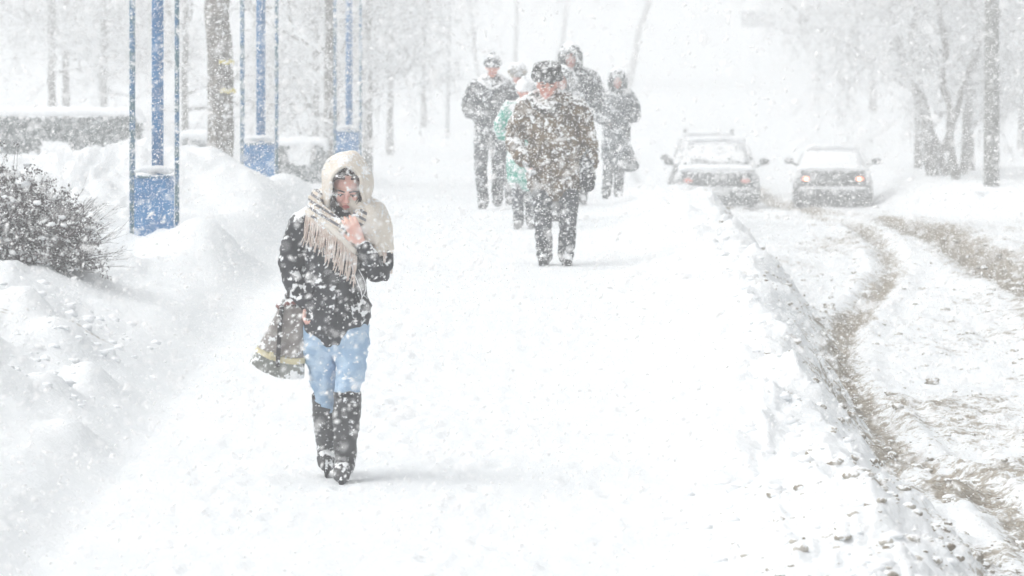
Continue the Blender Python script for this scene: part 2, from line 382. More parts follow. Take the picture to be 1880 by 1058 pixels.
def tree(px, Y, w, label, group, crown=0, cs=1.0, rz=None, lean=None, base_py=None, name='bare_tree', cz=-1.35, fork=None):
    """w: trunk width in photo pixels"""
    x = X(px, Y); z = gz(x, Y) if base_py is None else Zr(base_py, Y)
    z = min(z, gz(x, Y))-.05
    t_ = thing(name, label, 'tree', (x, Y, z), rz if rz is not None else rng.uniform(0, 6.28), group)
    sc = (w*Y/F/2)/.15
    if lean is not None:
        me = trunk_mesh('trunk', 9, .15*sc, lean, seed=int(px), wob=.07); o = bpy.data.objects.new('trunk', me); t_.rotation_euler = (0,0,0)
    else:
        o = bpy.data.objects.new('trunk', TRUNKS[int(px) % 2]); o.scale = (sc, sc, 1)
    COL.objects.link(o); o.parent = t_
    if fork:      # second stem: (foot offset x, foot height, lean)
        o2 = bpy.data.objects.new('trunk', trunk_mesh('trunk', 6, .12*sc, fork[2], seed=int(px)+1, wob=.05, flare=1.1)); o2.location = (fork[0]-fork[1]*0, .03, fork[1]); COL.objects.link(o2); o2.parent = t_
    if crown is not None:
        c = bpy.data.objects.new('crown', CROWNS[crown]); c.scale = (cs, cs, cs); c.location = (0,0,cz); COL.objects.link(c); c.parent = t_
        if lean: c.location = (lean*3.5, 0, cz)
    return t_
GP = 'bare snowy trees in the park on the left'
tree(97, 104, 15, 'slim bare tree above the hedge, nearest the left edge of the view', GP, 0, .95)
tree(122, 110, 15, 'slim bare tree above the hedge, close beside the one at the left edge', GP, 1, .9)
tree(190, 98, 14, 'slim bare tree rising above the middle of the long hedge, alone', GP, 2, 1.05)
tree(340, 92, 13, 'faint bare tree just right of the nearest blue pylon', GP, 0, .95)
tree(577, 96, 14, 'pale bare tree seen left of the third blue pylon, behind a thicker one', GP, 2, 1.05)
tree(605, 74, 21, 'thick grey tree standing beside the left post of the third blue pylon', GP, 0, .8)
tree(675, 82, 18, 'pale tree just right of the third blue pylon', GP, 2, .8, cz=-.6)
tree(716, 125, 12, 'very faint thin tree right of the third blue pylon, deep in the snowfall', GP, 2, 1.2, cz=0)
tree(778, 150, 10, 'very faint thin tree left of the slim grey lamp pole in the distance', GP, 2, 1.3, cz=0)
GA = 'far trees of the avenue fading in the snowfall'
for px, Y, w, ln, lb in ((880,215,9,-.10,'faint leaning tree far above the hooded man on the left of the walkers'),(948,225,10,.0,'faint straight tree far above the walker in the grey fur hat'),
        (1018,230,11,.17,'faint tree leaning right, far above the brown coated man'),(1150,215,15,.24,'faint thick tree leaning right over the gap before the road')):
    tree(px, Y, w, lb, GA, int(px) % 3, 1.5, lean=ln, base_py=135, cz=.5)
GR = 'roadside trees on the right'
tree(1602, 167, 14, 'straight trunk rising well behind the right hand car', GR, 1, 1.15, base_py=207)
tree(1541, 225, 11, 'pale thin trunk above the roof of the right hand car', GR, 0, 1.0, base_py=160)
tree(1505, 262, 9, 'very pale thin trunk left of the one above the right hand car', GR, None, 1, base_py=133)
tree(1475, 300, 7, 'hardly visible thin trunk high above the gap between the cars', GR, None, 1, base_py=105)
tree(1445, 300, 15, 'faint broad trunk near the top, high above the gap between the cars', GR, None, 1, base_py=80)
tree(1412, 330, 9, 'faintest trunk at the top of the rising road', GR, None, 1, base_py=62)
tree(1686, 105, 14, 'thin straight trunk at the left end of the roadside tree clump', GR, 0, .95, base_py=275)
tree(1713, 96, 23, 'stout trunk of the clump standing just left of its forked neighbour', GR, 1, .9, lean=-.13, fork=(.33, 0, -.36))
tree(1757, 92, 15, 'forked trunk in the middle of the roadside clump', GR, 2, 1.1, lean=-.10, fork=(-.12, 1.2, .33))
tree(1779, 102, 18, 'straight grey trunk at the right end of the roadside tree clump', GR, 0, .9, base_py=288)
tree(1768, 97, 15, 'slim trunk in the clump leaning right behind the forked one', GR, 2, 1.0, lean=.08)
tree(1875, 128, 12, 'bare tree crown at the right edge behind the dark pole', GR, 1, 1.1)
# stout tree with yellow marks
Yt = 56; xt = X(405, Yt)
tt_ = thing('marked_tree', 'stout mottled tree trunk with two yellow paint marks between two blue pylons', 'tree', (xt, Yt, gz(xt, Yt)-.35))
me = trunk_mesh('trunk', 10, .175, -.012, wob=.025, seed=9, mat=M_BARKB, flare=1.2, taper=.7); o = bpy.data.objects.new('trunk', me); COL.objects.link(o); o.parent = tt_
c = bpy.data.objects.new('crown', CROWNS[1]); COL.objects.link(c); c.parent = tt_; c.location = (0,0,1.4)
for pyy, wx in ((114, .0), (167, .02)):
    zz = Zr(pyy, Yt)-(gz(xt, Yt)-.35); g = G()
    rows = []
    for a in np.linspace(-.05, 1.25, 9):
        ang = -math.pi/2+a; jit = .012*math.sin(a*9)
        rows.append([( .188*math.cos(ang)+wx, .188*math.sin(ang), zz+dz+jit) for dz in (-.028, 0, .03)])
    g.grid(rows); o = g.build('paint_mark', M_YEL, tt_); solid(o, .008)
# dark pole by the road on the right
M_POLE = dusted('weathered_pole', (.11,.11,.10), (.19,.19,.175), 12, dust=.24, dsc=34, up=.3)
Yp = 76; xp = X(1820, Yp); zp = Zr(342, Yp)
po = thing('utility_pole', 'tall dark weathered pole at the roadside, right of the tree clump', 'pole', (xp, Yp, min(zp, gz(xp, Yp))))
g = G(); g.tube([(0.03*j/6, 0, -.3+9.3*j/6) for j in range(7)], [.145-.008*j for j in range(7)], n=20, sub=2); g.build('post', M_POLE, po)
g = G(); g.ell((.02,0,.0), (.34,.34,.10), noise=.25, nu=22); g.build('snow_collar', M_SNOW, po)
g = G(); g.box((.12,-.01,8.2), (.8,.05,.06)); g.build('crossarm', M_POLE, po)
# slim lamp pole far off
Yl = 140; xl = X(820, Yl)
lp = thing('lamp_pole', 'slim pale grey lamp pole faint in the snowfall left of the walkers', 'lamp post', (xl, Yl, Zr(305, Yl)))
M_GREY = dusted('galvanised_steel', (.22,.23,.24), dust=.3, dsc=40)
g = G(); g.tube([(0,0,-.3),(.06,0,3),(.14,0,6.5)], [.065,.058,.05], n=12); g.build('post', M_GREY, lp)
g = G(); g.tube([(.14,0,6.4),(.5,0,6.8),(1.1,0,6.9)], [.035,.03,.03], n=8); g.build('arm', M_GREY, lp)
g = G(); g.ell((1.35,0,6.88), (.3,.12,.07)); g.build('lamp_head', M_GREY, lp)
# low dark gantry far up the road
M_WALL = plain('dark_cladding', (.16,.17,.18), .8)
hb = thing('road_shelter', 'faint low grey block beside the road near the top of the rise', 'shelter', (X(1392, 250), 250, Zr(50, 250)))
g = G(); g.box((0,0,.45), (.95,1.2,.45)); g.build('wall', M_WALL, hb); g = G(); g.box((0,0,.95), (1.05,1.3,.05)); g.build('roof', M_SNOW, hb)

# ------------------------------------------------------------------ blue pylons
M_BLUE = dusted('blue_paint', (.008,.155,.40), (.015,.20,.48), 5, dust=.22, dsc=70, up=1.0, rough=.5, spec=.4)
M_BLUED = dusted('worn_blue_post', (.02,.15,.33), (.06,.16,.21), 11, dust=.28, dsc=80, up=.8, rough=.5, spec=.4)
def pylon(pl, pc, pr, top, bot, Y, label, lowl=0):
    x0, x1, xc = X(pl, Y), X(pr, Y), X(pc, Y); w = x1-x0; zb = gz(xc, Y)-.25
    t_ = thing('blue_pylon', label, 'pylon', (x0+w/2, Y, zb), 0, 'blue three post pylons by the path')
    k = w/.40; dp = .16*k; H_ = 4.2; cx = xc-(x0+w/2)
    zt = Zr(top, Y)-zb; zl = Zr(bot, Y)-zb
    g = G(); g.box((-w/2, 0, H_/2), (.024*k, .024*k, H_/2)); g.build('side_post', M_BLUED, t_)
    g = G(); g.box((w/2, 0, H_/2), (.019*k, .022*k, H_/2)); g.build('side_post', M_BLUED, t_)
    g = G(); g.box((cx, dp, H_/2), (.042*k, .030*k, H_/2)); g.box((cx+.050*k, dp+.012, H_/2), (.008*k, .030*k, H_/2)); g.build('centre_post', M_BLUE, t_)
    # three sided panel box at the foot
    g = G(); a = (-w/2+.02*k, -.03); b_ = (w/2-.025*k, -.012); c_ = (cx, dp-.04*k)
    V = [(*q, z) for z in (min(zl, 0)-.2, zt) for q in (a, b_, c_)]
    g.add(V, [(0,1,4,3),(1,2,5,4),(2,0,3,5),(3,4,5),(0,2,1)]); g.build('panel', M_BLUE, t_, False)
    g = G(); g.box((0,-.045,zt-.012), (w/2-.03*k, .008, .012)); g.build('panel_rim', M_BLUED, t_)
    g = G(); V = []
    rows = []
    for f in np.linspace(0, 1, 7):
        rows.append([(a[0]+(b_[0]-a[0])*s_*(1)+ (c_[0]-(a[0]+(b_[0]-a[0])*s_))*f*.92, -.035+(dp-.04+.035)*f*.92, zt+.004+.075*k*math.sin(math.pi*(.12+.76*s_))*(1-f*.4)+.01*math.sin(s_*9+f*5)) for s_ in np.linspace(0, 1, 11)])
    g.grid(rows); o = g.build('snow_cap', M_SNOW, t_); solid(o, .03)
    for z in (1.75, 3.1):
        g = G(); g.tube([(-w/2,0,z),(cx,dp,z),(w/2,0,z)], [.008*k]*3, n=6, sub=1); g.build('brace', M_BLUED, t_) if z > 3 else None
    return t_
pylon(243, 285, 325, 322, 438, 36.6, 'nearest and largest blue pylon, half buried in the bank right of the bush')
pylon(445, 476, 508, 262, 312, 47.0, 'middle blue pylon just right of the tree with yellow marks')
pylon(615, 639, 662, 240, 300, 61.0, 'farthest blue pylon, rising above the head of the woman in the scarf')

# ------------------------------------------------------------------ hedges
M_HEDGE = dusted('frosty_hedge_leaves', (.045,.085,.09), (.085,.125,.125), 5, dust=.30, dsc=16, up=.7, bump=0)
def hedge(xa, xb, Y, top_py, bot_py, dep, label, n, seed):
    r = np.random.default_rng(seed); x0, x1 = X(xa, Y), X(xb, Y); zt = Zr(top_py, Y); zb = min(Zr(bot_py, Y), gz((x0+x1)/2, Y))
    t_ = thing('clipped_hedge', label, 'hedge', ((x0+x1)/2, Y, zb), 0, 'clipped hedges under snow'); w = (x1-x0)/2; h = zt-zb
    c = np.stack([r.uniform(-w, w, n), r.uniform(-dep/2, dep/2, n), r.uniform(0, h, n)], 1)
    e = np.maximum(np.abs(c[:,0])/w, 0); c[:,2] *= np.where(e > .93, 1-(e-.93)*2.5, 1)
    c[:,2] *= .93+.12*vn2(c[:,0]*1.3, c[:,1], 2)+.04
    front = r.random(n) < .6; c[front,1] = -dep/2+np.abs(r.normal(0, .10, front.sum()))+.12*vn3(c[front]*2.0, 3)
    q = vn3(c*np.array((1.6,1.6,2.2)), 5) > -.22; c = c[q]; n = len(c)
    s_ = r.uniform(.018, .05, n)[:,None]; A = r.normal(0, 1, (n,3)); A /= np.linalg.norm(A, axis=1)[:,None]; B = np.cross(A, r.normal(0,1,(n,3))); B /= np.linalg.norm(B, axis=1)[:,None]
    V = np.stack([c-A*s_, c+B*s_*.5, c+A*s_, c-B*s_*.5], 1).reshape(-1,3); Fq = np.arange(4*n).reshape(n,4)
    mesh_np('foliage', V, Fq, M_HEDGE, t_, False)
    g = G(); rows = []
    for y in np.linspace(-dep/2-.05, dep/2+.05, 7):
        rows.append([(x, y, h+.02+.07*math.cos(y/dep*2.6)*(1 if abs(x) < w*.97 else .3)+.05*float(vn2(np.array([x*2.]), np.array([y*3]), 7)[0])-(.10 if abs(x) > w*.98 else 0)) for x in np.linspace(-w-.03, w+.03, 60)])
    g.grid(rows); o = g.build('snow_cap', M_SNOW, t_); solid(o, .07)
hedge(-60, 262, 66, 212, 330, .9, 'long clipped grey green hedge behind the brown bush, topped with snow', 26000, 1)
hedge(335, 382, 80, 252, 300, .7, 'short low hedge seen just left of the tree with yellow marks', 3500, 2)
hedge(508, 600, 72, 266, 315, .8, 'low faint hedge between the middle and farthest blue pylons', 8000, 3)

# ------------------------------------------------------------------ bush at left
M_BUSH = dusted('brown_twigs', (.040,.027,.026), (.085,.06,.055), 30, dust=.10, dsc=60, up=.9, bump=0)
M_BUSHL = dusted('withered_leaves', (.050,.034,.036), (.10,.075,.075), 25, dust=.12, dsc=60, up=1.0, bump=0)
Yb = 31.0; xb = X(-20, Yb); zb = gz(X(60, Yb), Yb)-.05
bu = thing('brown_bush', 'dense rounded brown bush loaded with snow at the left edge', 'bush', (xb, Yb, zb))
r = np.random.default_rng(5); Vs = []; Fs = []; tips = []
RX, RY, RZ = .84, .66, .77
def dome(d):  # distance to the dome skin along d
    return 1/math.sqrt((d[0]/RX)**2+(d[1]/RY)**2+(max(d[2], .01)/RZ)**2)
for i in range(620):
    a = r.uniform(0, 2*math.pi); el = math.asin(r.uniform(.03, 1)**.8); d = np.array((math.cos(a)*math.cos(el), math.sin(a)*math.cos(el), math.sin(el)))
    L = dome(d)*r.uniform(.72, 1.04)*(1+.12*float(vn3(np.array([d*2.4]), 3)[0]))
    o0 = np.array((r.normal(0, .12), r.normal(0, .12), 0)); p = [o0]
    for j in range(1, 5): p.append(o0*(1-j/4)+d*L*j/4+r.normal(0, .02, 3))
    limb(Vs, Fs, p, [.006,.005,.004,.003,.0022], 3); 
    for k in range(7):
        f = r.uniform(.35, 1); j = min(int(f*4), 3); pp = p[j]+(p[j+1]-p[j])*(f*4-j); nd = d*.7+r.normal(0, .6, 3); nd /= np.linalg.norm(nd); l = r.uniform(.07, .2)
        q = [pp, pp+nd*l*.5+r.normal(0,.01,3), pp+nd*l+np.array((0,0,.01))]; 
        if (q[2][0]/RX)**2+(q[2][1]/RY)**2+(q[2][2]/RZ)**2 > 1.15: continue
        limb(Vs, Fs, q, [.0028,.0022,.0015], 3); tips.append(q[2]); tips.append(q[1])
    tips.append(p[-1])
for i in range(75):     # long bare whips low on the right side
    el = r.uniform(.08, .62); a = r.uniform(-.7, .35); d = np.array((math.cos(a)*math.cos(el), math.sin(a)*math.cos(el), math.sin(el))); L = r.uniform(.66, .92)*(1.0-.2*el)
    o0 = np.array((.15, r.normal(0,.1), .0)); c_ = r.uniform(-.10, .22)
    p = [o0+d*L*f+np.array((0,0,c_*f*f)) for f in (0,.3,.55,.8,1)]
    limb(Vs, Fs, p, [.005,.004,.003,.0024,.0016], 3)
    for k in range(3):
        pp = p[3]+(p[4]-p[3])*r.random(); limb(Vs, Fs, [pp, pp+(d+r.normal(0,.35,3))*r.uniform(.05,.12)], [.0018,.0012], 3)
for i in range(46):     # upright whips on top
    x0 = r.uniform(-.5, .28); L = r.uniform(.72, .98); p = [np.array((x0*f*1.2+.05*f*f*r.normal(0,1), r.normal(0,.03), L*f*(1-.15*abs(x0)))) for f in (0,.4,.7,1)]
    limb(Vs, Fs, p, [.005,.004,.003,.0016], 3)
    if r.random() < .6: tips += [p[-1]]
Vs = np.array(Vs); mesh_np('stems', Vs, np.array(Fs), M_BUSH, bu)
tips = np.array(tips); LV = []
tt2 = np.repeat(tips, 11, axis=0); n = len(tt2); tt2 = tt2+r.normal(0, .013, (n,3)); s_ = r.uniform(.007, .017, n)[:,None]
A = r.normal(0,1,(n,3)); A /= np.linalg.norm(A,axis=1)[:,None]; B = np.cross(A, r.normal(0,1,(n,3))); B /= np.linalg.norm(B,axis=1)[:,None]
V = np.stack([tt2-A*s_, tt2+B*s_*.6, tt2+A*s_, tt2-B*s_*.6], 1).reshape(-1,3); mesh_np('leaves', V, np.arange(4*n).reshape(n,4), M_BUSHL, bu, False)
g = G(); cand = tips[(tips[:,2] > .02)]; rr_ = np.sqrt((cand[:,0]/RX)**2+(cand[:,1]/RY)**2+(cand[:,2]/RZ)**2); cand = cand[rr_ > .6]
sel = cand[r.choice(len(cand), min(760, len(cand)), False)]
for p in sel:
    s0 = r.uniform(.010, .024); g.ell(p+np.array((0,0,s0*.5)), (s0*1.35, s0*1.35, s0*.75), nu=7, nv=5, noise=.3)
for p in cand[r.choice(len(cand), 34, False)]:
    s0 = r.uniform(.03, .052); g.ell(p*.97, (s0*1.3, s0*1.1, s0*.75), nu=10, nv=7, noise=.35)
g.build('snow_clumps', M_SNOW, bu)
# ------------------------------------------------------------------ slush clods
def clod(x, Y, s_, seed): 
    g = G(); g.ell((0,0,s_*.25), (s_, s_*.8, s_*.55), nu=12, nv=8, noise=.45, fr=2.2); return g
M_CLOD = dusted('dirty_ice', (.26,.225,.175), (.50,.47,.42), 9, dust=.16, dsc=45, up=.7)
for px, py, s_, lb in ((1522,568,.052,'dark flat lump of ice lying alone on the road nearest the left car'),(1712,712,.05,'rounded grey ice lump beside the bend of the brown rut'),
        (1190+180,0,0,None),(1598,0,0,None),(1628,935+5,0,None),(1500,757,.03,None)):
    if not lb or s_ == 0: continue
    # find the road point seen there
    Ys_ = np.linspace(14, 70, 3000); xs_ = (px-940)*Ys_/F; yy = HY+(CAMZ-ground(xs_, Ys_, False))*F/Ys_
    k_ = int(np.argmin(np.abs(yy-py))); x_, Y_ = xs_[k_], Ys_[k_]
    o = clod(x_, Y_, s_, 1).build('ice_lump', M_CLOD); o.location = (x_, Y_, gz(x_, Y_)); tag(o, lb, 'ice lump')
r = np.random.default_rng(11); g = G(); cnt = 0
while cnt < 6500:
    Y_ = 15+40*r.random()**1.6; x_ = r.uniform(.9, 6.5)
    p_ = float(dirt_at(np.array([x_]), np.array([Y_]))[0])*.9; xr_ = float(ridge_x(Y_))
    p_ += .7*math.exp(-((x_-xr_-.35)/.28)**2)*(1 if Y_ < 34 else .3)
    if Y_ < 21 and abs(x_-1.6) < .75: p_ += .35
    if x_ < xr_-.35 and not (Y_ < 20.5 and r.random() < .3): continue
    if r.random() > p_: continue
    s_ = .006+.034*r.random()**5
    g.ell((x_, Y_, gz(x_, Y_)+s_*.02), (s_*1.1, s_*.95, s_*.6), nu=9, nv=6, noise=.24, fr=2.0); cnt += 1
o = g.build('slush_clods', M_CLOD); tag(o, kind='stuff')
r = np.random.default_rng(12); g = G()
for i in range(420):
    if i < 110: Y_ = r.uniform(16, 21.5); x_ = r.normal(1.35, .35)
    elif i < 300: Y_ = r.uniform(17, 40); x_ = float(ridge_x(Y_))+r.normal(-.1, .12)
    else: Y_ = r.uniform(24, 29); x_ = r.normal(-2.75, .22)
    s_ = .010+.03*r.random()**2.5
    g.ell((x_, Y_, gz(x_, Y_)+s_*.1), (s_*1.2, s_, s_*.6), nu=8, nv=6, noise=.4, fr=2.5)
o = g.build('snow_lumps', M_SNOW); tag(o, kind='stuff')
# ------------------------------------------------------------------ cars
M_CARG = dusted('dark_grey_car_paint', (.035,.042,.045), dust=.16, dsc=26, up=1.0, rough=.35, spec=.5)
M_CARS = dusted('snowed_car_body', (.10,.115,.12), dust=.30, dsc=22, up=2.0, rough=.4, spec=.5)
M_TRIM = dusted('black_plastic', (.02,.024,.025), dust=.14, dsc=34, up=.5)
M_GLASS = dusted('dusky_car_glass', (.06,.075,.08), dust=.24, dsc=20, up=.7, rough=.15, spec=.6, bump=.05)
M_GLASSW = dusted('snow_covered_glass', (.10,.12,.12), dust=.95, dsc=12, up=.8, bump=.05)
M_TYRE = dusted('tyre_rubber', (.02,.02,.02), dust=.28, dsc=30)
M_RIM = plain('wheel_rim', (.35,.36,.37), .4, .8)
M_PLATE = dusted('pale_plate', (.55,.56,.55), dust=.3, dsc=50)
M_LAMPW = plain('clear_lamp', (.45,.40,.38), .2)
M_LAMPR = plain('red_lamp', (.45,.05,.03), .3)
M_LIT = plain('lit_tail_lamp', (.9,.25,.12), .3, emit=(1,.20,.06), es=.7)
M_LITC = plain('lit_bulb', (1,.8,.6), .3, emit=(1,.55,.34), es=5)
M_HALF = plain('dim_lamp', (.7,.25,.2), .3, emit=(1,.35,.28), es=.06)
def car(px, Y, W_, H_, label, rear, rz=0, dz=0, lit=0, rack=False, name='parked_car', dark=M_CARG):
    x = X(px, Y); z = gz(x, Y)+dz
    t_ = thing('passing_car', label, 'car', (x, Y, z), rz, 'cars on the snowy road'); L = 4.3; w = W_/2
    # y = 0 is the end that faces the camera, y grows away from it
    def sec(y, zb, zt, ww, tum=.9, n=20, e=4.5):
        out = []
        for i in range(n):
            a = 2*math.pi*i/n; ca, sa = math.cos(a), math.sin(a)
            cx = math.copysign(abs(ca)**(2/e), ca); sz = math.copysign(abs(sa)**(2/e), sa)
            zz = (zb+zt)/2+(zt-zb)/2*sz; k = 1-(1-tum)*max(0, (zz-zb)/(zt-zb)-.45)/.55
            out.append((cx*ww*k, y, zz))
        return out
    hh = .80*H_/1.30 if not rear else .90*H_/1.30
    prof = [(0,.34,hh*.80,w*.84),(.05,.26,hh*.90,w*.92),(.25,.22,hh*.97,w*.98),(.9,.2,hh*1.0,w),(1.6,.2,hh*1.05,w),(3.2,.2,hh*1.04,w),(3.9,.22,hh*1.0,w*.98),(4.2,.28,hh*.92,w*.92),(4.3,.36,hh*.8,w*.84)]
    g = G(); rows = [sec(*p) for p in prof]; g.grid(rows, True); n = 20
    g.F.append(tuple(range(n))); g.F.append(tuple(range((len(rows)-1)*n, len(rows)*n))[::-1]); body = g.build('body', dark, t_)
    # cabin
    yb0, yt0, yt1, yb1 = (.95, 1.75, 3.0, 3.75) if not rear else (.62, 1.25, 2.6, 3.3)
    zt = H_; wt = w*.70; wb = w*.90; zc = hh*.98
    def ring(y, z, ww): return [(-ww, y, z), (ww, y, z)]
    def quad(nm, P_, mat, th=.03, par=t_, inset=0, bulge=.03):
        P_ = np.array(P_, float); c = P_.mean(0); P_ = c+(P_-c)*(1-inset); g = G(); rows = []
        nrm = np.cross(P_[1]-P_[0], P_[3]-P_[0]); nrm /= np.linalg.norm(nrm)
        for v in np.linspace(0, 1, 7):
            rows.append([P_[0]*(1-u)*(1-v)+P_[1]*u*(1-v)+P_[2]*u*v+P_[3]*(1-u)*v+nrm*bulge*(1-(2*u-1)**4)*(1-(2*v-1)**4) for u in np.linspace(0, 1, 9)])
        g.grid(rows); o = g.build(nm, mat, par); solid(o, th); return o
    g = G(); cab = [sec(yb0, zc-.25, zc+.02, wb, 1), sec((yb0+yt0)/2, zc-.2, (zc+zt)/2-.02, wb*.93, .93), sec(yt0, zc-.2, zt-.02, wb*.9, .80), sec((yt0+yt1)/2, zc-.2, zt, wb*.9, .79), sec(yt1, zc-.2, zt-.03, wb*.9, .80), sec((yt1+yb1)/2, zc-.2, (zc+zt)/2, wb*.93, .93), sec(yb1, zc-.25, zc+.02, wb, 1)]
    g.grid(cab, True); g.F.append(tuple(range(n))); g.F.append(tuple(range(6*n, 7*n))[::-1]); g.build('roof', M_CARS, t_)
    quad('rear_window' if rear else 'windshield', [(-wb*.86, yb0+.01, zc+.03), (wb*.86, yb0+.01, zc+.03), (wt*.93, yt0-.05, zt-.07), (-wt*.93, yt0-.05, zt-.07)], M_GLASSW if rear else M_GLASS, .02)
    for s_ in (-1, 1):
        P_ = [(s_*(wb+.00), yb0+.45, zc+.05), (s_*(wb+.0), yb1-.45, zc+.05), (s_*(wt+.05), yt1-.05, zt-.12), (s_*(wt+.05), yt0+.1, zt-.12)]
        quad('side_window', P_ if s_ < 0 else P_[::-1], M_GLASS, .02, bulge=.0)
        my = 1.35 if not rear else 2.9
        g = G(); g.ell((s_*(w+.11), my, zc+.10), (.105, .06, .075), nu=14, nv=8); g.tube([(s_*(w-.08), my+.02, zc), (s_*(w+.05), my, zc+.06)], [.03,.025], n=8); g.build('side_mirror', M_TRIM, t_)
        for wy in (.82, 3.45):
            g = G(); c0 = (s_*(w-.10), wy, .31)
            g.tube([(c0[0]-.1, wy, .31), (c0[0]+.1, wy, .31)], [.31,.31], n=24, sub=1, cap=False, ref=(0,0,1)); wh = g.build('wheel', M_TYRE, t_)
            g = G(); g.tube([(c0[0]+s_*.06, wy, .31), (c0[0]+s_*.112, wy, .31)], [.20,.19], n=18, sub=1, cap=False, ref=(0,0,1)); g.build('rim', M_RIM, wh)
    g = G(); rows = []
    for f in np.linspace(0, 1, 8):
        y = yt0+.0+(yt1-yt0+.1)*f; rows.append([(u*wt*.98, y-.05, zt+.045*(1-abs(u)**3)-.02+.012*math.sin(u*7+f*9)) for u in np.linspace(-1, 1, 11)])
    g.grid(rows); o = g.build('roof_snow', M_SNOW, t_); solid(o, .06)
    g = G(); rows = []
    for f in np.linspace(0, 1, 8):
        y = .10+(yb0-.05-.10)*f; rows.append([(u*w*.90, y, hh*(.925+.07*min(1, f*3))+.03*(1-abs(u)**4)+.01*math.sin(u*8+f*5)) for u in np.linspace(-1, 1, 13)])
    g.grid(rows); o = g.build('boot_snow' if rear else 'hood_snow', M_SNOW, t_); solid(o, .045)
    # ends
    if rear:
        quad('tail_panel', [(-w*.80, -.015, hh*.63), (w*.80, -.015, hh*.63), (w*.80, .02, hh*.93), (-w*.80, .02, hh*.93)], M_TRIM, .03)
        for s_ in (-1, 1):
            g = G(); g.ell((s_*w*.66, .0, hh*.74), (.115, .06, .06), nu=16, nv=8); lm = g.build('tail_lamp', M_LIT if lit else M_LAMPR, t_)
            g = G(); g.ell((s_*w*.66, -.052, hh*.74), (.04, .03, .034), nu=12, nv=8); g.build('bulb', M_LITC, lm)
        g = G(); g.box((0,-.035,hh*.70), (.26,.01,.055)); g.build('number_plate', M_PLATE, t_)
        g = G(); g.tube([(-w*.86,.0,hh*.30),(-w*.6,-.09,hh*.30),(w*.6,-.09,hh*.30),(w*.86,.0,hh*.30)], [(.11,.20)]*4, n=14, ref=(0,0,1)); g.build('bumper', M_TRIM, t_)
        g = G(); g.tube([(-w*.80,-.04,hh*.53),(-w*.6,-.10,hh*.53),(w*.6,-.10,hh*.53),(w*.80,-.04,hh*.53)], [.028]*4, n=8, ref=(0,0,1)); g.build('bumper_snow', M_SNOW, t_)
        g = G(); g.tube([(w*.5,-.05,.22),(w*.5,.2,.22)], [.03,.03], n=10); g.build('exhaust_pipe', M_RIM, t_)
    else:
        quad('grille', [(-w*.84, -.02, hh*.52), (w*.84, -.02, hh*.52), (w*.82, .02, hh*.88), (-w*.82, .02, hh*.88)], M_TRIM, .03)
        for k in range(4):
            g = G(); g.box((0,-.045,hh*(.65+.05*k)), (w*.42,.008,.007)); g.build('grille_bar', M_RIM, t_)
        for s_ in (-1, 1):
            g = G(); g.ell((s_*w*.66, -.02, hh*.68), (.10, .06, .055), nu=16, nv=8); g.build('headlight', M_HALF if lit else M_LAMPW, t_)
            g = G(); g.ell((s_*w*.62, -.085, hh*.38), (.055, .03, .045), nu=12, nv=8); g.build('fog_lamp', M_LAMPW, t_)
        g = G(); g.tube([(-w*.86,.0,hh*.26),(-w*.6,-.09,hh*.26),(w*.6,-.09,hh*.26),(w*.86,.0,hh*.26)], [(.12,.17)]*4, n=14, ref=(0,0,1)); g.build('bumper', M_TRIM, t_)
        g = G(); g.tube([(-w*.80,-.04,hh*.49),(-w*.6,-.11,hh*.54),(w*.6,-.11,hh*.49),(w*.80,-.04,hh*.49)], [.02]*4, n=8, ref=(0,0,1)); g.build('bumper_snow', M_SNOW, t_)
        g = G(); g.box((0,-.23,hh*.40), (.26,.01,.055)); g.build('number_plate', M_PLATE, t_)
        for s_ in (-1, 1):
            g = G(); g.tube([(s_*.1, yb0-.03, zc+.06), (s_*.1-.42, yb0+.12, zc+.16)], [.012,.010], n=6); g.build('wiper', M_TRIM, t_)
    if rack:
        for s_ in (-1, 1):
            g = G(); g.tube([(s_*wt*.9, yt0+.1, zt+.0), (s_*wt*.9, yt0+.25, zt+.09), (s_*wt*.9, yt1-.2, zt+.09), (s_*wt*.9, yt1, zt)], [.025]*4, n=8); g.build('roof_rail', M_TRIM, t_)
    return t_
def carz(py, px, Y): return Zr(py, Y)-gz(X(px, Y), Y)
car(1316, 86, 1.74, 1.36, 'front car coming down the road, dark grille, snow on its hood', False, rz=R(-2.5), dz=carz(384, 1316, 86), lit=1)
car(1293, 99, 1.76, 1.62, 'taller car with roof rails half hidden behind the oncoming front car', False, rz=R(-5), dz=carz(377, 1293, 99), rack=True)
car(1529, 91, 1.70, 1.30, 'car driving away with both orange red tail lamps lit', True, rz=R(-4.2), dz=carz(386, 1529, 91), lit=1)
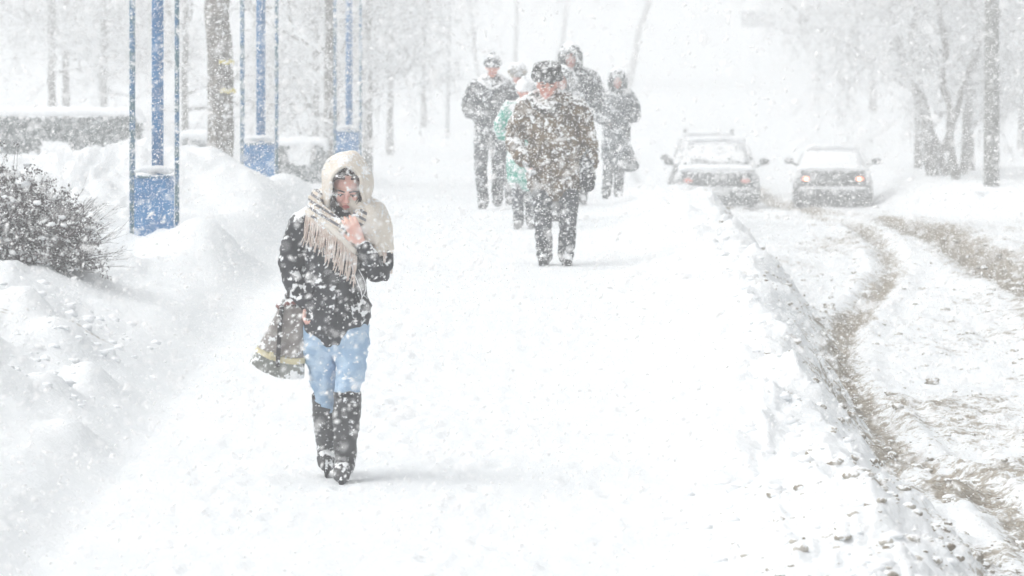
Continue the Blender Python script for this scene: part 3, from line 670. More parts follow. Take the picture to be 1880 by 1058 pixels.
# ------------------------------------------------------------------ people
def rotm(rx=0, ry=0, rz=0): return np.array(Euler((R(rx), R(ry), R(rz))).to_matrix())
def skin(name, a, b_):
    m, t, b = nmat(name); t.links.new(mixc(t, ramp(t, noise(t, 14, 3), .35, .65), a, b_), b.inputs['Base Color'])
    b.inputs['Roughness'].default_value = .5; b.inputs['Subsurface Weight'].default_value = .15; b.inputs['Subsurface Radius'].default_value = (.02,.008,.004); return m
M_SKIN = skin('wind_reddened_skin', (.82,.53,.45), (.76,.43,.37))
M_SKIN2 = skin('ruddy_skin', (.72,.36,.28), (.62,.28,.22))
M_EYE = plain('eye_white', (.75,.72,.70), .2); M_DARK = plain('dark_lashes', (.03,.02,.02), .6)
M_LIP = plain('lips', (.50,.14,.13), .4)
def head_shapes(g, c, rot, k=1.0):
    """a head with brow, nose, cheeks, lips, chin and ears; face looks along -y before rot"""
    c = np.array(c, float)
    def E(p, r, q=None): g.ell(c+(rot @ np.array(p, float))*k, np.array(r)*k, rot if q is None else rot @ q, nu=14, nv=10)
    E((0,.012,.022), (.074,.094,.095)); E((0,-.020,-.042), (.056,.066,.068)); E((0,-.052,-.086), (.026,.028,.024))
    E((0,-.080,.026), (.050,.014,.011)); E((0,-.093,-.006), (.0095,.014,.024), rotm(-18)); E((0,-.101,-.022), (.014,.012,.009))
    for s in (-1, 1):
        E((s*.010,-.096,-.024), (.008,.009,.007)); E((s*.038,-.066,-.020), (.022,.022,.020)); E((s*.074,.010,-.002), (.008,.018,.030), rotm(10))
        E((s*.031,-.074,.008), (.017,.014,.012))
    E((0,-.086,-.050), (.022,.010,.006)); E((0,-.084,-.059), (.019,.010,.007))
def face_bits(par, c, rot, k=1.0, down=True, lips=True, brow=M_DARK):
    c = np.array(c, float); T = lambda p: c+(rot @ np.array(p, float))*k
    for s in (-1, 1):
        g = G(); g.ell(T((s*.031,-.080,.008)), np.array((.0115,.0085,.0065 if not down else .0045))*k, rot, 10, 8); e = g.build('eye', M_EYE, par)
        g = G(); g.ell(T((s*.031,-.0875,.007 if not down else .005)), np.array((.005,.003,.0048))*k, rot, 8, 6); g.build('iris', M_DARK, e)
        g = G(); g.tube([T((s*.017,-.088,.012)), T((s*.031,-.0915,.0145)), T((s*.046,-.084,.009))], [.0022*k]*3, n=6); g.build('eyelash', M_DARK, par)
        g = G(); g.tube([T((s*.013,-.093,.029)), T((s*.032,-.093,.036)), T((s*.053,-.080,.029))], [(.004*k,.003*k)]*3, n=6); g.build('eyebrow', brow, par)
    if lips:
        g = G(); g.ell(T((0,-.093,-.0545)), np.array((.021,.006,.009))*k, rot, 12, 8); g.build('lips', M_LIP, par)
def hand(g, w, d, n, curl=40, side=1, k=1.0, spread=5, thumb=35):
    """palm, four unequal bent fingers and a thumb from the side of the palm; d = direction of the fingers, n = palm normal"""
    w = np.array(w, float); d = np.array(d, float); d /= np.linalg.norm(d); n = np.array(n, float); n -= d*n.dot(d); n /= np.linalg.norm(n)
    s = np.cross(d, n)*side
    g.tube([w-d*.02*k, w+d*.02*k, w+d*.055*k, w+d*.085*k], [(.024*k,.017*k),(.032*k,.016*k),(.039*k,.015*k),(.037*k,.012*k)], n=14, ref=n)
    for i, (o, L) in enumerate(((.029,.070),(.010,.079),(-.010,.073),(-.028,.057))):
        p = w+d*.082*k+s*o*k; q = p; a = R(curl*.35+i*3); sp = math.tan(R(spread))*(o/.03); pts = [p-d*.018*k]; 
        for f, da in ((.45, R(curl*.9)), (.30, R(curl*.8)), (.25, 0)):
            pts.append(q); q = q+(d*math.cos(a)+n*math.sin(a)+s*sp)*L*f*k; a += da
        pts.append(q); g.tube(pts, [.0095*k,.0095*k,.009*k,.0082*k,.0068*k], n=9, ref=s, sub=2)
    p = w+d*.022*k+s*.030*k; a = R(thumb); v = d*math.cos(a)+s*math.sin(a)+n*.35; v /= np.linalg.norm(v)
    q = p+v*.034*k; v2 = d*.95+s*.15+n*.45; v2 /= np.linalg.norm(v2); g.tube([p-v*.012*k, p, q, q+v2*.030*k], [.014*k,.013*k,.0105*k,.0085*k], n=9, ref=n, sub=2)
# ---- the woman in front
Yw = 22.0; xw = X(615, Yw); zw = gz(xw, Yw-.05)
wo = thing('person', 'woman in dark jacket, pale jeans and tall boots holding a plaid scarf to her face', 'person', (xw, Yw, zw))
HC = (.062, -.055, 1.515); HR = rotm(29, 3, 4)
g = G(); head_shapes(g, HC, HR, 1.03)
g.tube([(.04,.0,1.34),(.05,-.015,1.43)], [.062,.055]); 
g.tube([(.02,0,.86),(.0,0,1.0),(.01,0,1.15),(.02,.0,1.30),(.03,0,1.38)], [(.15,.10),(.12,.09),(.14,.10),(.16,.10),(.08,.07)])
sh = {-1: [(-.15,.01,1.34),(-.215,.03,1.12),(-.15,-.02,.92)], 1: [(.20,.01,1.33),(.235,.0,1.10),(.135,-.185,1.245)]}
for s in (-1, 1): g.tube(sh[s], [.046,.038,.026])
hips = {-1: [(-.085,.0,.86),(-.055,.06,.47),(-.050,.26,.22),(-.052,.30,.13)], 1: [(.10,0,.86),(.072,-.062,.46),(.053,-.035,.12)]}
for s in (-1, 1): g.tube(hips[s], [.075,.045,.028,.024][:len(hips[s])])
hand(g, (.135,-.188,1.245), (-.42,-.12,.88), (-.15,.98,-.0), curl=34, side=1, k=1.02, spread=6, thumb=40)
hand(g, (-.145,-.03,.915), (-.1,-.25,-.95), (.95,-.1,.1), curl=62, side=-1, k=.95)
body = melt(g, 'body', M_SKIN, wo, .0048, 3)
face_bits(wo, HC, HR, 1.03, True, True)
M_HAIR = dusted('dark_hair', (.030,.020,.018), (.075,.05,.045), 90, dust=.27, dsc=80, up=.3)
hr = np.random.default_rng(3); g = G(); cc = np.array(HC)
for s in (-1, 1):
    for i in range(46):
        u = hr.uniform(0, 1); x0 = s*hr.uniform(.002, .014)
        P_ = []
        for f in np.linspace(0, 1, 6):
            a = .15+1.5*f+.15*u
            P_.append(cc+HR @ np.array((s*(.008+.083*math.sin(min(a, 1.62)))*(1+.02*u), -.060-.034*math.cos(a*.95)*(1-u*.9)+.04*f+u*.04, .110-.012*u-.10*f*f*(1+.4*u)-(.03*f if f > .6 else 0))))
        g.tube(P_, [.0065]*5+[.003], n=5, sub=2)
g.ell(cc+HR @ np.array((0,.034,.058)), (.087,.090,.092), HR, 20, 12)
for i in range(50):      # wind-blown wisps over the cheeks
    s = hr.choice((-1, 1)); p0 = cc+HR @ np.array((s*.074, -.045, hr.uniform(-.01, .05)))
    g.tube([p0, p0+np.array((hr.normal(-s*.004,.006), -.012, -.035)), p0+np.array((hr.normal(-s*.012,.012), -.016, -.075-hr.uniform(0,.03)))], [.0028,.0026,.0012], n=4, sub=2)
g.build('hair', M_HAIR, wo)
# jacket
M_COAT = dusted('dark_navy_jacket', (.020,.021,.026), (.038,.040,.048), 7, dust=.16, dsc=30, up=.9, rough=.65)
g = G()
g.tube([(.012,.0,.84),(.010,0,.90),(.0,0,.98),(.004,0,1.08),(.018,0,1.20),(.022,0,1.30),(.026,.0,1.375),(.035,.0,1.43)],
       [(.178,.135),(.176,.135),(.160,.125),(.156,.122),(.180,.130),(.190,.125),(.150,.100),(.075,.075)], n=26)
g.tube([(-.085,.01,1.375),(-.160,.01,1.335),(-.202,.02,1.24),(-.225,.035,1.12),(-.205,.0,1.02),(-.165,-.03,.945)], [.05,.070,.072,.063,.054,.044], n=18)
g.tube([(.13,.01,1.385),(.195,.01,1.335),(.228,.01,1.22),(.238,-.02,1.105),(.212,-.075,1.095),(.178,-.14,1.165),(.150,-.172,1.215)], [.055,.074,.068,.064,.058,.047,.037], n=18)
g.tube([(-.168,-.03,.955),(-.155,-.035,.935)], [.046,.046], n=16)
coat = melt(g, 'jacket', M_COAT, wo, .007, 5, folds=.011, ff=11, seed=4, squash=(1,1,1.35))
# slanted hem: cut lower on her left of picture
me = coat.data; n = len(me.vertices); co = np.empty(n*3, np.float32); me.vertices.foreach_get('co', co); co = co.reshape(-1,3)
m_ = (co[:,2] < .90) & (np.abs(co[:,0]) < .22); co[m_,2] -= (.055*sst(.19, -.19, co[:,0])*sst(.90, .82, co[:,2]))[m_]
m_ = co[:,2] < .9; co[m_,2] -= .02*np.exp(-((co[:,0]-.0)/.05)**2)[m_]; me.vertices.foreach_set('co', co.ravel()); me.update()
M_COATD = dusted('black_lining', (.012,.012,.015), dust=.2, dsc=60, up=.5)
g = G(); g.tube([(.035,-.137,1.26),(.026,-.142,1.12),(.015,-.142,.98),(.008,-.145,.86)], [(.006,.004)]*4, n=8); g.build('zip', M_COATD, wo)
for s in (-1, 1):
    g = G(); g.tube([(s*.10,-.128,1.01),(s*.13,-.125,.93)], [(.006,.014)]*2, n=8); g.build('pocket_flap', M_COATD, wo)
# jeans
M_JEAN = dusted('light_blue_denim', (.32,.47,.65), (.47,.61,.76), 16, dust=.10, dsc=30, up=.4)
g = G()
g.tube([(.0,.0,.85),(.0,.0,.81),(.0,0,.76)], [(.140,.105),(.165,.118),(.165,.118)], n=24)
g.tube([(-.082,.0,.80),(-.088,.0,.70),(-.072,.02,.58),(-.055,.06,.47),(-.048,.11,.40),(-.045,.17,.33)], [(.086,.098),(.082,.092),(.070,.076),(.060,.062),(.056,.058),(.052,.054)], n=20)
g.tube([(.088,-.0,.80),(.094,-.02,.70),(.085,-.045,.58),(.068,-.065,.47),(.06,-.06,.40)], [(.088,.098),(.082,.092),(.072,.076),(.062,.062),(.056,.056)], n=20)
jean = melt(g, 'jeans', M_JEAN, wo, .0065, 4, folds=.012, ff=13, seed=8, squash=(.8,.8,1.7))
M_SEAM = dusted('jean_seam', (.12,.25,.45), dust=.2, dsc=40)
g = G(); g.tube([(.0,-.122,.83),(.002,-.118,.78),(.004,-.095,.745)], [.004]*3, n=6); g.build('fly_seam', M_SEAM, jean)
# boots
M_BOOT = dusted('black_leather_boot', (.022,.022,.025), (.05,.05,.055), 12, dust=.20, dsc=34, up=.3, rough=.4, spec=.4)
def boot(kn, an, toe, name='boot'):
    kn, an, toe = map(lambda v: np.array(v, float), (kn, an, toe)); g = G(); d = toe-an; d[2] = 0
    g.tube([kn, kn*.75+an*.25, kn*.45+an*.55, kn*.12+an*.88, an+np.array((0,0,-.02))], [(.070,.072),(.071,.072),(.065,.066),(.056,.058),(.052,.056)], n=20)
    h = an.copy(); h[2] = toe[2]+.045; u = d/np.linalg.norm(d)
    g.tube([h-u*.045, h+u*.02, h+u*.09, toe+np.array((0,0,.005))-u*.02], [(.042,.045),(.047,.050),(.050,.036),(.042,.026)], n=16, ref=(0,0,1))
    o = melt(g, name, M_BOOT, wo, .006, 3, folds=.006, ff=16, seed=int(abs(kn[0])*100), squash=(.7,.7,1.6))
    g = G(); g.tube([kn+(an-kn)*.0+np.array((0,0,.012)), kn+np.array((0,0,-.012))], [(.0725,.075)]*2, n=20, sub=1, cap=False); g.build('cuff', M_COATD, o)
    g = G(); b0 = toe-u*.22; b0[2] = toe[2]-.018; b1 = toe-u*.0; b1[2] = toe[2]-.018
    g.tube([b0, b0*.5+b1*.5, b1], [(.033,.014),(.042,.013),(.034,.013)], n=14, ref=(1,0,0)) if False else g.tube([b0, b0*.5+b1*.5, b1], [(.014,.036),(.013,.044),(.013,.036)], n=14, ref=(0,0,1))
    g.build('sole', M_COATD, o)
    return o
boot((.066,-.062,.455), (.052,-.03,.10), (.040,-.20,.03)); boot((-.052,.10,.43), (-.052,.30,.13), (-.050,.15,.055))
# scarf hood
M_SCARF = dusted('oatmeal_wool_scarf', (.74,.68,.60), (.80,.75,.68), 6, dust=.27, dsc=70, up=.3, bump=.5)
M_PLAID = dusted('plaid_wool_scarf', (.66,.59,.51), (.70,.63,.55), 6, dust=.22, dsc=70, up=.5, bump=.4, stripes=((.50,.0,.86), .030, (.17,.165,.18), .45))
hc = np.array((.062, -.030, 1.545)); rows = []
na_ = 26; npf = 48
for j in range(na_+1):
    row = []
    for i in range(npf):
        ph = 2*math.pi*i/npf; cz, sz = math.cos(ph), math.sin(ph)
        a0 = R(38+4*max(sz, 0)+46*max(-sz, 0)**1.5); al = a0+(math.pi*.97-a0)*(j/na_)
        d = np.array((math.sin(al)*cz, -math.cos(al), math.sin(al)*sz))
        rr_ = np.array((.128+.012*max(-d[2], 0), .150, .156 if d[2] > 0 else .21))
        p = hc+(rotm(10) @ (d*rr_)); f_ = 1+.035*math.sin(ph*5+1.3*j/na_*3)+.05*float(vn3(np.array([d*3.1]), 2)[0])
        if j == 0: p = p+np.array((0,-.006,0))
        row.append(hc+(p-hc)*f_)
    rows.append(row)
g = G(); g.grid(rows, True); hood = g.build('scarf_hood', M_SCARF, wo); solid(hood, .012)
g = G(); e_ = [rows[0][i] for i in range(npf)]; e_ += e_[:2]; g.tube([np.array(p)+np.array((0,-.002,0)) for p in e_], [.011]*len(e_), n=8, sub=1, cap=False); g.build('hood_rim', M_SCARF, hood)
# wrap at the neck + drape over her left shoulder + front end with fringe
g = G()
g.tube([(-.075,-.02,1.475),(-.10,-.07,1.425),(-.085,-.125,1.375),(-.02,-.155,1.335),(.06,-.165,1.325),(.13,-.14,1.36),(.155,-.08,1.42)], [(.030,.030),(.036,.038),(.036,.04),(.034,.04),(.034,.04),(.036,.038),(.032,.03)], n=14)
g.tube([(-.08,.05,1.46),(.05,.085,1.44),(.16,.05,1.43)], [.05,.055,.05], n=14)
wrap = melt(g, 'scarf_wrap', M_PLAID, wo, .006, 4, folds=.009, ff=15, seed=3)
g = G(); g.tube([(.075,-.01,1.47),(.14,-.008,1.42),(.195,-.004,1.355),(.222,.0,1.27),(.228,.0,1.21)], [(.060,.105),(.076,.118),(.080,.115),(.076,.105),(.074,.098)], n=24)
g.tube([(.16,-.10,1.42),(.175,-.125,1.34),(.20,-.12,1.25)], [(.045,.025),(.055,.022),(.05,.02)], n=14)
dr = melt(g, 'scarf_drape', M_SCARF, wo, .0065, 5, folds=.013, ff=10, seed=6, squash=(1.6,1,.8))
g = G(); rows = []
A0, B0 = np.array((-.135,-.120,1.385)), np.array((-.125,-.085,1.475))      # upper left end: outer and inner edge
A1, B1 = np.array((.118,-.168,1.165)), np.array((.150,-.150,1.245))
for u in np.linspace(-.02, 1, 26):
    row = []
    for v in np.linspace(0, 1, 10):
        p = (A0*(1-v)+B0*v)*(1-u)+(A1*(1-v)+B1*v)*u
        p = p+np.array((0,-.035*math.sin(math.pi*min(max(u,0),1))-.012*math.sin(v*6.0+u*3), .012*math.sin(u*3.0)*1.5)); row.append(p)
    rows.append(row)
g.grid(rows); fe = g.build('scarf_end', M_PLAID, wo); solid(fe, .010)
M_FRINGE = dusted('scarf_fringe', (.64,.52,.46), (.74,.66,.60), 40, dust=.22, dsc=90, up=.4, bump=0)
g = G(); fr = np.random.default_rng(2)
edge = [np.array(r_[0]) for r_ in rows]; border = G()
border.tube([p+np.array((0,-.004,.016)) for p in edge[::3]], [(.016,.008)]*len(edge[::3]), n=8, sub=1, ref=(0,1,0)); border.build('scarf_border', M_SCARF, fe)
for i in range(74):
    f = (i+fr.uniform(-.3,.3))/73; f = min(max(f, 0), 1)*(len(edge)-1); j = min(int(f), len(edge)-2); p = edge[j]+(edge[j+1]-edge[j])*(f-j)
    L = fr.uniform(.115, .165); sw = fr.normal(.0, .012)-.018
    g.tube([p, p+np.array((sw*.4, -.008+fr.normal(0,.004), -L*.5)), p+np.array((sw+fr.normal(0,.006), -.002, -L))], [.0042,.0038,.0028], n=5, sub=2)
g.build('fringe', M_FRINGE, fe)
g = G()
for i in range(26):
    f = i/25; p = np.array((.295-.09*abs(f-.5), -.08+.16*f, 1.19+.01*math.sin(i*2.)))
    g.tube([p, p+np.array((.004,0,-.05)), p+np.array((.000,0,-.105+.01*math.sin(i*5)))], [.004,.0036,.0028], n=5, sub=2)
g.build('fringe', M_FRINGE, dr)
M_WIRE = plain('white_cable', (.85,.85,.86), .4)
g = G(); g.tube([(.085,-.19,1.16),(.10,-.185,1.10),(.125,-.175,1.03),(.145,-.165,.97),(.135,-.160,.92),(.13,-.158,.88)], [.0022]*6, n=6)
g.tube([(.13,-.180,1.10),(.155,-.165,1.05),(.165,-.16,1.0),(.145,-.165,.955),(.137,-.162,.93)], [.0022]*5, n=6)
o = g.build('earphone_cable', M_WIRE); o.location = wo.location; tag(o, 'thin white earphone cable looping down the front of the dark jacket', 'earphone cable')
# handbag
M_BAG = dusted('brown_grey_bag', (.20,.18,.17), (.31,.285,.27), 9, dust=.16, dsc=40, up=.6, rough=.5)
M_BAGB = dusted('grey_bag_base', (.21,.22,.20), (.28,.29,.27), 9, dust=.30, dsc=45, up=.6)
M_BAND = dusted('tan_leather_band', (.66,.60,.40), dust=.24, dsc=60, up=.4)
M_STRAP = dusted('dark_strap', (.045,.04,.042), dust=.25, dsc=60)
bg_ = thing('handbag', 'brown tote bag with tan band and grey base hanging beside the woman', 'handbag', (xw, Yw, zw))
def bagring(z, x0, x1, dep, n=28, sag=0):
    out = []; cx, w = (x0+x1)/2, (x1-x0)/2
    for i in range(n):
        a = 2*math.pi*i/n; ca = math.copysign(abs(math.cos(a))**.5, math.cos(a)); sa = math.copysign(abs(math.sin(a))**.55, math.sin(a))
        out.append((cx+w*ca, .00+dep*sa, z-sag*(1-ca*ca)+.085*(-ca)*max(0, 1-(z-.57)/.33)*.5))
    return out
def bx(z): f = (.905-z)/(.905-.575); return (-.285-.155*f, -.150-.010*f)
def bagpart(zs, nm, mat, par, grow=0, dep=None):
    g = G(); rows = [bagring(z, bx(z)[0]-grow, bx(z)[1]+grow, .055+.03*(.905-z)/.33+grow, sag=.035*(.905-z)/.33) for z in zs]; g.grid(rows, True); g.F.append(tuple(range(28))); k = (len(zs)-1)*28; g.F.append(tuple(range(k, k+28))[::-1])
    V = g.verts(); V[:,1] += .012*vn3(V*9, 3); g.V = [V]; return g.build(nm, mat, par)
bagpart(np.linspace(.905, .655, 10), 'bag_body', M_BAG, bg_); bagpart(np.linspace(.654, .578, 5), 'base_panel', M_BAGB, bg_, .002)
bagpart(np.linspace(.672, .645, 3), 'band', M_BAND, bg_, .006)
g = G(); g.tube([(-.27,-.070,.905),(-.28,-.085,.80),(-.285,-.098,.70),(-.29,-.102,.60)], [(.011,.004)]*4, n=8); g.build('strap', M_STRAP, bg_)
g = G(); g.box((-.325,-.102,.655), (.007,.004,.022)); g.box((-.315,-.102,.655), (.004,.004,.018)); g.build('buckle', M_BAND, bg_)
for yy_, x0, x1 in ((-.055,-.275,-.205),(.045,-.262,-.19)):
    g = G(); g.tube([(x0,yy_,.90),(x0+.022,yy_*.6,.955),(-.205,-.03,1.02),(-.165,-.03,.985),(x1+.01,yy_*.7,.94),(x1+.012,yy_,.90)], [(.0085,.005)]*6, n=8); g.build('handle', M_STRAP, bg_)
g = G(); g.tube([(-.285,-.0,.905),(-.22,-.01,.925),(-.155,0,.915)], [(.02,.05)]*3, n=12); g.build('bag_rim', dusted('reddish_piping', (.20,.07,.06), dust=.3), bg_)

M_DGL = dusted('dark_glove', (.05,.055,.06), dust=.3, dsc=40)
# ---- the others
def walker(px, Y, H_, label, coat, coat2, leg, hat, hatmat, hem=.72, sw=.215, cw=.19, hw=.20, arms=None, head=(0,0), step=.12, feet=None, gloves=True, lean=0, collar=None, baggy=1.0, dust=.36, extra=None, skinm=None, hemflare=0, z=None, gl=None, belly=0, hk=1.0):
    """a walking figure facing the camera; lengths are for 1.75 m and scaled by H"""
    x = X(px, Y); zz = gz(x, Y) if z is None else z; k = H_/1.75
    t_ = thing('person', label, 'person', (x, Y, zz), 0); sk = skinm or M_SKIN2
    hx, hz = head; hc_ = np.array((hx, -.05, 1.615+hz)); hr_ = rotm(12, 0, 0)
    sh_ = arms or {-1: [(-.18,0,1.42),(-.30,.05,1.15),(-.10,.0,1.04)], 1: [(.18,0,1.42),(.30,.05,1.15),(.10,.0,1.04)]}
    ft = feet or {-1: [(-.09,0,.90),(-.10,-.03,.50),(-.09,-step*.2,.10)], 1: [(.09,0,.90),(.095,.02,.50),(.085,step,.12)]}
    g = G(); head_shapes(g, hc_, hr_, hk)
    g.tube([(hx*.5,.0,1.42),(hx*.9,-.02,1.54)], [.065,.058])
    g.tube([(0,0,.92),(0,0,1.1),(hx*.2,0,1.3),(hx*.4,0,1.43)], [(.15,.10),(.14,.09),(.17,.10),(.10,.08)])
    hands = {}
    for s in (-1, 1):
        A_ = np.array(sh_[s], float); g.tube(A_, [.05,.042,.03][:len(A_)] if len(A_) == 3 else [.05,.045,.04,.03]); d = A_[-1]-A_[-2]; d /= np.linalg.norm(d)
        hands[s] = (A_[-1], d); hand(g, A_[-1], d, (-s*.85,-.3,.1) if abs(d[0]) < .8 else (0,1,-.3), curl=50, side=-s, k=1.05)
        g.tube(ft[s], [.08,.05,.03]); a = np.array(ft[s][-1], float); g.tube([a+np.array((0,.01,-.03)), a+np.array((0,-.10,-.055))], [(.02,.02),(.02,.02)], ref=(0,0,1))
    def K(o): o.scale = (k, k, k); return o
    K(melt(g, 'body', sk, t_, .009, 2))
    e_ = G(); n0 = len(t_.children)
    face_bits(t_, hc_, hr_, hk, False, True)
    M_C = dusted('coat_cloth', coat, coat2, 7 if not baggy > 1.2 else 14, dust=dust, dsc=34, up=.55)
    g = G(); b2 = cw*1.06
    rows_ = [(0, hem, hw+hemflare), (0, hem+.08, hw+hemflare*.7), (0, .95, hw), (0, 1.08, cw*1.0), (hx*.2, 1.25, cw*1.06), (hx*.3, 1.37, cw*1.05), (hx*.5, 1.455, cw*.78), (hx*.8, 1.51, .09)]
    g.tube([(a, lean*(c-1), c) for a, c, r_ in rows_], [(r_, min(r_*.70, .15)+belly*(1 if .9 < c < 1.2 else 0)) for a, c, r_ in rows_], n=26)
    for s in (-1, 1):
        A_ = np.array(sh_[s], float); P_ = [A_[0]+np.array((-s*.05,0,.02))]+list(A_); P_[-1] = A_[-1]-(A_[-1]-A_[-2])*.12
        g.tube(P_, [.062*baggy,.080*baggy]+[.066*baggy]*(len(A_)-2)+[.052*baggy], n=18)
    K(melt(g, 'coat', M_C, t_, .011, 5, folds=.013, ff=8, seed=int(px) % 50, squash=(1,1,1.2), fine=.004 if baggy > 1.2 else 0))
    M_L = dusted('trouser_cloth', leg, tuple(min(1, c*1.6) for c in leg), 6, dust=dust*.9, dsc=34, up=.55)
    g = G(); q = .95+.25*(baggy-1)
    g.tube([(0,0,.95),(0,0,.84)], [(.155,.12),(.165,.12)], n=20)
    for s in (-1, 1):
        P_ = np.array(ft[s], float); P_[-1,2] = .085; g.tube([P_[0], P_[0]*.5+P_[1]*.5, P_[1], P_[1]*.5+P_[2]*.5+np.array((0,.01,0)), P_[2]], [(.100*q,.105*q),(.092*q,.098*q),(.078*q,.082*q),(.072*q,.078*q),(.066*q,.078*q)], n=18)
    K(melt(g, 'trousers', M_L, t_, .011, 4, folds=.010, ff=10, seed=int(px) % 31, squash=(.8,.8,1.6)))
    M_S = dusted('winter_shoe', (.03,.03,.032), dust=.36, dsc=34, up=.4)
    for s in (-1, 1):
        a = np.array(ft[s][-1], float); a[2] = max(.0, a[2]-.10); g = G()
        g.tube([a+np.array((0,.05,.05)), a+np.array((0,-.03,.055)), a+np.array((s*.015,-.12,.045)), a+np.array((s*.02,-.19,.035))], [(.045,.045),(.058,.050),(.046,.052),(.034,.044)], n=16, ref=(0,0,1))
        g.tube([a+np.array((0,.02,.06)), a+np.array((0,.02,.14))], [(.055,.062)]*2, n=14)
        sh = K(melt(g, 'shoe', M_S, t_, .009, 2)); g = G(); g.box(a+np.array((s*.01,-.07,.012)), (.045,.125,.012)); K(g.build('sole', M_S, None)).parent = sh; sh.children[0].scale = (1,1,1)
    gl = gl or {-1: M_DGL, 1: M_DGL}
    for s in (-1, 1):
        if gl and gl.get(s):
            w_, d = hands[s]; g = G(); hand(g, w_, d, (-s*.85,-.3,.1), curl=50, side=-s, k=1.22); g.tube([w_-d*.05, w_+d*.0], [.040,.036], n=14); K(melt(g, 'glove', gl[s], t_, .008, 1))
    # headgear
    g = G(); c = hc_; HM = hatmat
    if hat == 'hood':
        rows = []; 
        for j in range(17):
            row = []
            for i in range(30):
                ph = 2*math.pi*i/30; cz, sz = math.cos(ph), math.sin(ph); a0 = R(36-4*max(sz,0)+14*max(-sz,0)); al = a0+(math.pi*.97-a0)*(j/16)
                d = np.array((math.sin(al)*cz, -math.cos(al), math.sin(al)*sz)); rr_ = np.array((.125+(.04 if d[2] < -.3 else 0)*min(1,(-d[2]-.3)*2), .150, .158 if d[2] > 0 else .20))
                row.append(c+np.array((0,.012,.0))+(hr_ @ (d*rr_))*(1+.06*float(vn3(np.array([d*3]), 4)[0])))
            rows.append(row)
        g.grid(rows, True); o = g.build('hood', HM, None); solid(o, .02); o.parent = t_; K(o)
        g = G(); e2 = rows[0]+rows[0][:2]; g.tube(e2, [.018]*len(e2), n=8, sub=1, cap=False); K(g.build('hood_trim', HM, None)).parent = o; o.children[0].scale = (1,1,1)
    elif hat == 'knit':
        g.ell(c+hr_ @ np.array((0,.012,.062)), (.095,.115,.092), hr_, 22, 14, noise=.03); g.tube([c+hr_ @ np.array((math.cos(a)*.088, .008+math.sin(a)*.108, .042)) for a in np.linspace(0, 2*math.pi, 22)], [.018]*22, n=8, sub=1)
        K(melt(g, 'knitted_hat', HM, t_, .008, 2, folds=.004, ff=30))
        g = G(); g.ell(c+hr_ @ np.array((0,.015,.163)), (.028,.028,.026), noise=.1); K(g.build('hat_bobble', HM, None)).parent = t_.children[-1]; t_.children[-1].children[0].scale = (1,1,1) if t_.children[-1].children else None
    elif hat == 'fur':      # flat topped fur hat with turned up flaps
        g.tube([c+hr_ @ np.array((0,.01,.030)), c+hr_ @ np.array((0,.01,.08)), c+hr_ @ np.array((0,.012,.145)), c+hr_ @ np.array((0,.012,.158))], [(.100,.120),(.113,.130),(.112,.125),(.100,.112)], n=24, ref=(0,1,0), cap=False)
        for s in (-1, 1): g.ell(c+hr_ @ np.array((s*.100,.02,.06)), (.028,.07,.045), hr_)
        g.ell(c+hr_ @ np.array((0,-.095,.085)), (.085,.028,.038), hr_)
        g.V = [c+(v-c)*(1+(hk-1)*.35)+np.array((0,0,.020)) for v in g.V]
        K(melt(g, 'fur_hat', HM, t_, .008, 2, folds=.010, ff=34, fine=.012))
    elif hat == 'roundfur':
        g.ell(c+hr_ @ np.array((0,.005,.045)), (.118,.135,.100), hr_, 24, 16); K(melt(g, 'fur_hat', HM, t_, .008, 1, folds=.010, ff=34, fine=.010))
    if collar is not None:
        g = G(); g.tube([(hx-.13,-.03,1.455),(hx-.10,-.10,1.40),(hx,-.14,1.35),(hx+.10,-.10,1.40),(hx+.13,-.03,1.455),(hx+.07,.09,1.50),(hx-.07,.09,1.50),(hx-.13,-.03,1.475)], [(.036,.042)]*8, n=12)
        K(melt(g, 'collar', collar, t_, .009, 3, folds=.010, ff=26))
    if extra: extra(t_, K, hc_, hr_)
    for o in t_.children:
        if o.scale[0] == 1 and k != 1: o.scale = (k,k,k)
    return t_, zz, k
M_H1 = dusted('grey_cloth_hood', (.055,.062,.070), (.09,.10,.11), 12, dust=.36, dsc=36, up=.7)
M_H2 = dusted('black_fur', (.018,.018,.018), (.05,.05,.05), 20, dust=.25, dsc=60, up=.35)
M_H3 = dusted('grey_brown_fur', (.30,.30,.29), (.36,.28,.18), 10, dust=.42, dsc=40, up=.7)
M_H4 = dusted('white_knit', (.84,.85,.86), (.78,.79,.80), 30, dust=.5, dsc=50)
M_FURC = dusted('dark_fur_collar', (.035,.028,.022), (.08,.065,.05), 24, dust=.26, dsc=44, up=.6)
M_GLV = dusted('pale_grey_glove', (.40,.41,.42), dust=.4, dsc=40)
# man with the fur hat and mottled brown parka
man, zm, km = walker(1018, 37.8, 1.77, 'man in front of the group in a mottled brown parka and black fur hat', (.065,.042,.024), (.17,.12,.07), (.040,.044,.050), 'fur', M_H2, hem=.70, sw=.24, cw=.235, hw=.245, head=(-.065,-.045),
    arms={-1: [(-.225,0,1.38),(-.345,.06,1.10),(-.265,-.12,.90)], 1: [(.19,0,1.38),(.285,.03,1.12),(.325,-.02,.86)]}, feet={-1: [(-.105,0,.90),(-.105,-.04,.48),(-.085,-.02,.10)], 1: [(.10,0,.90),(.125,-.02,.50),(.10,.05,.10)]},
    collar=M_FURC, baggy=1.35, dust=.28, skinm=M_SKIN2, gl={-1: M_GLV, 1: M_FURC}, belly=.03, hk=1.15)
def placed(name, label, cat, ref, zr): return thing(name, label, cat, (ref.location.x, ref.location.y, zr))
M_BLK = dusted('black_bag_cloth', (.022,.024,.030), dust=.34, dsc=36, up=.6)
bb = placed('shoulder_bag', 'black soft bag hanging by the side of the man in the brown parka', 'bag', man, zm)
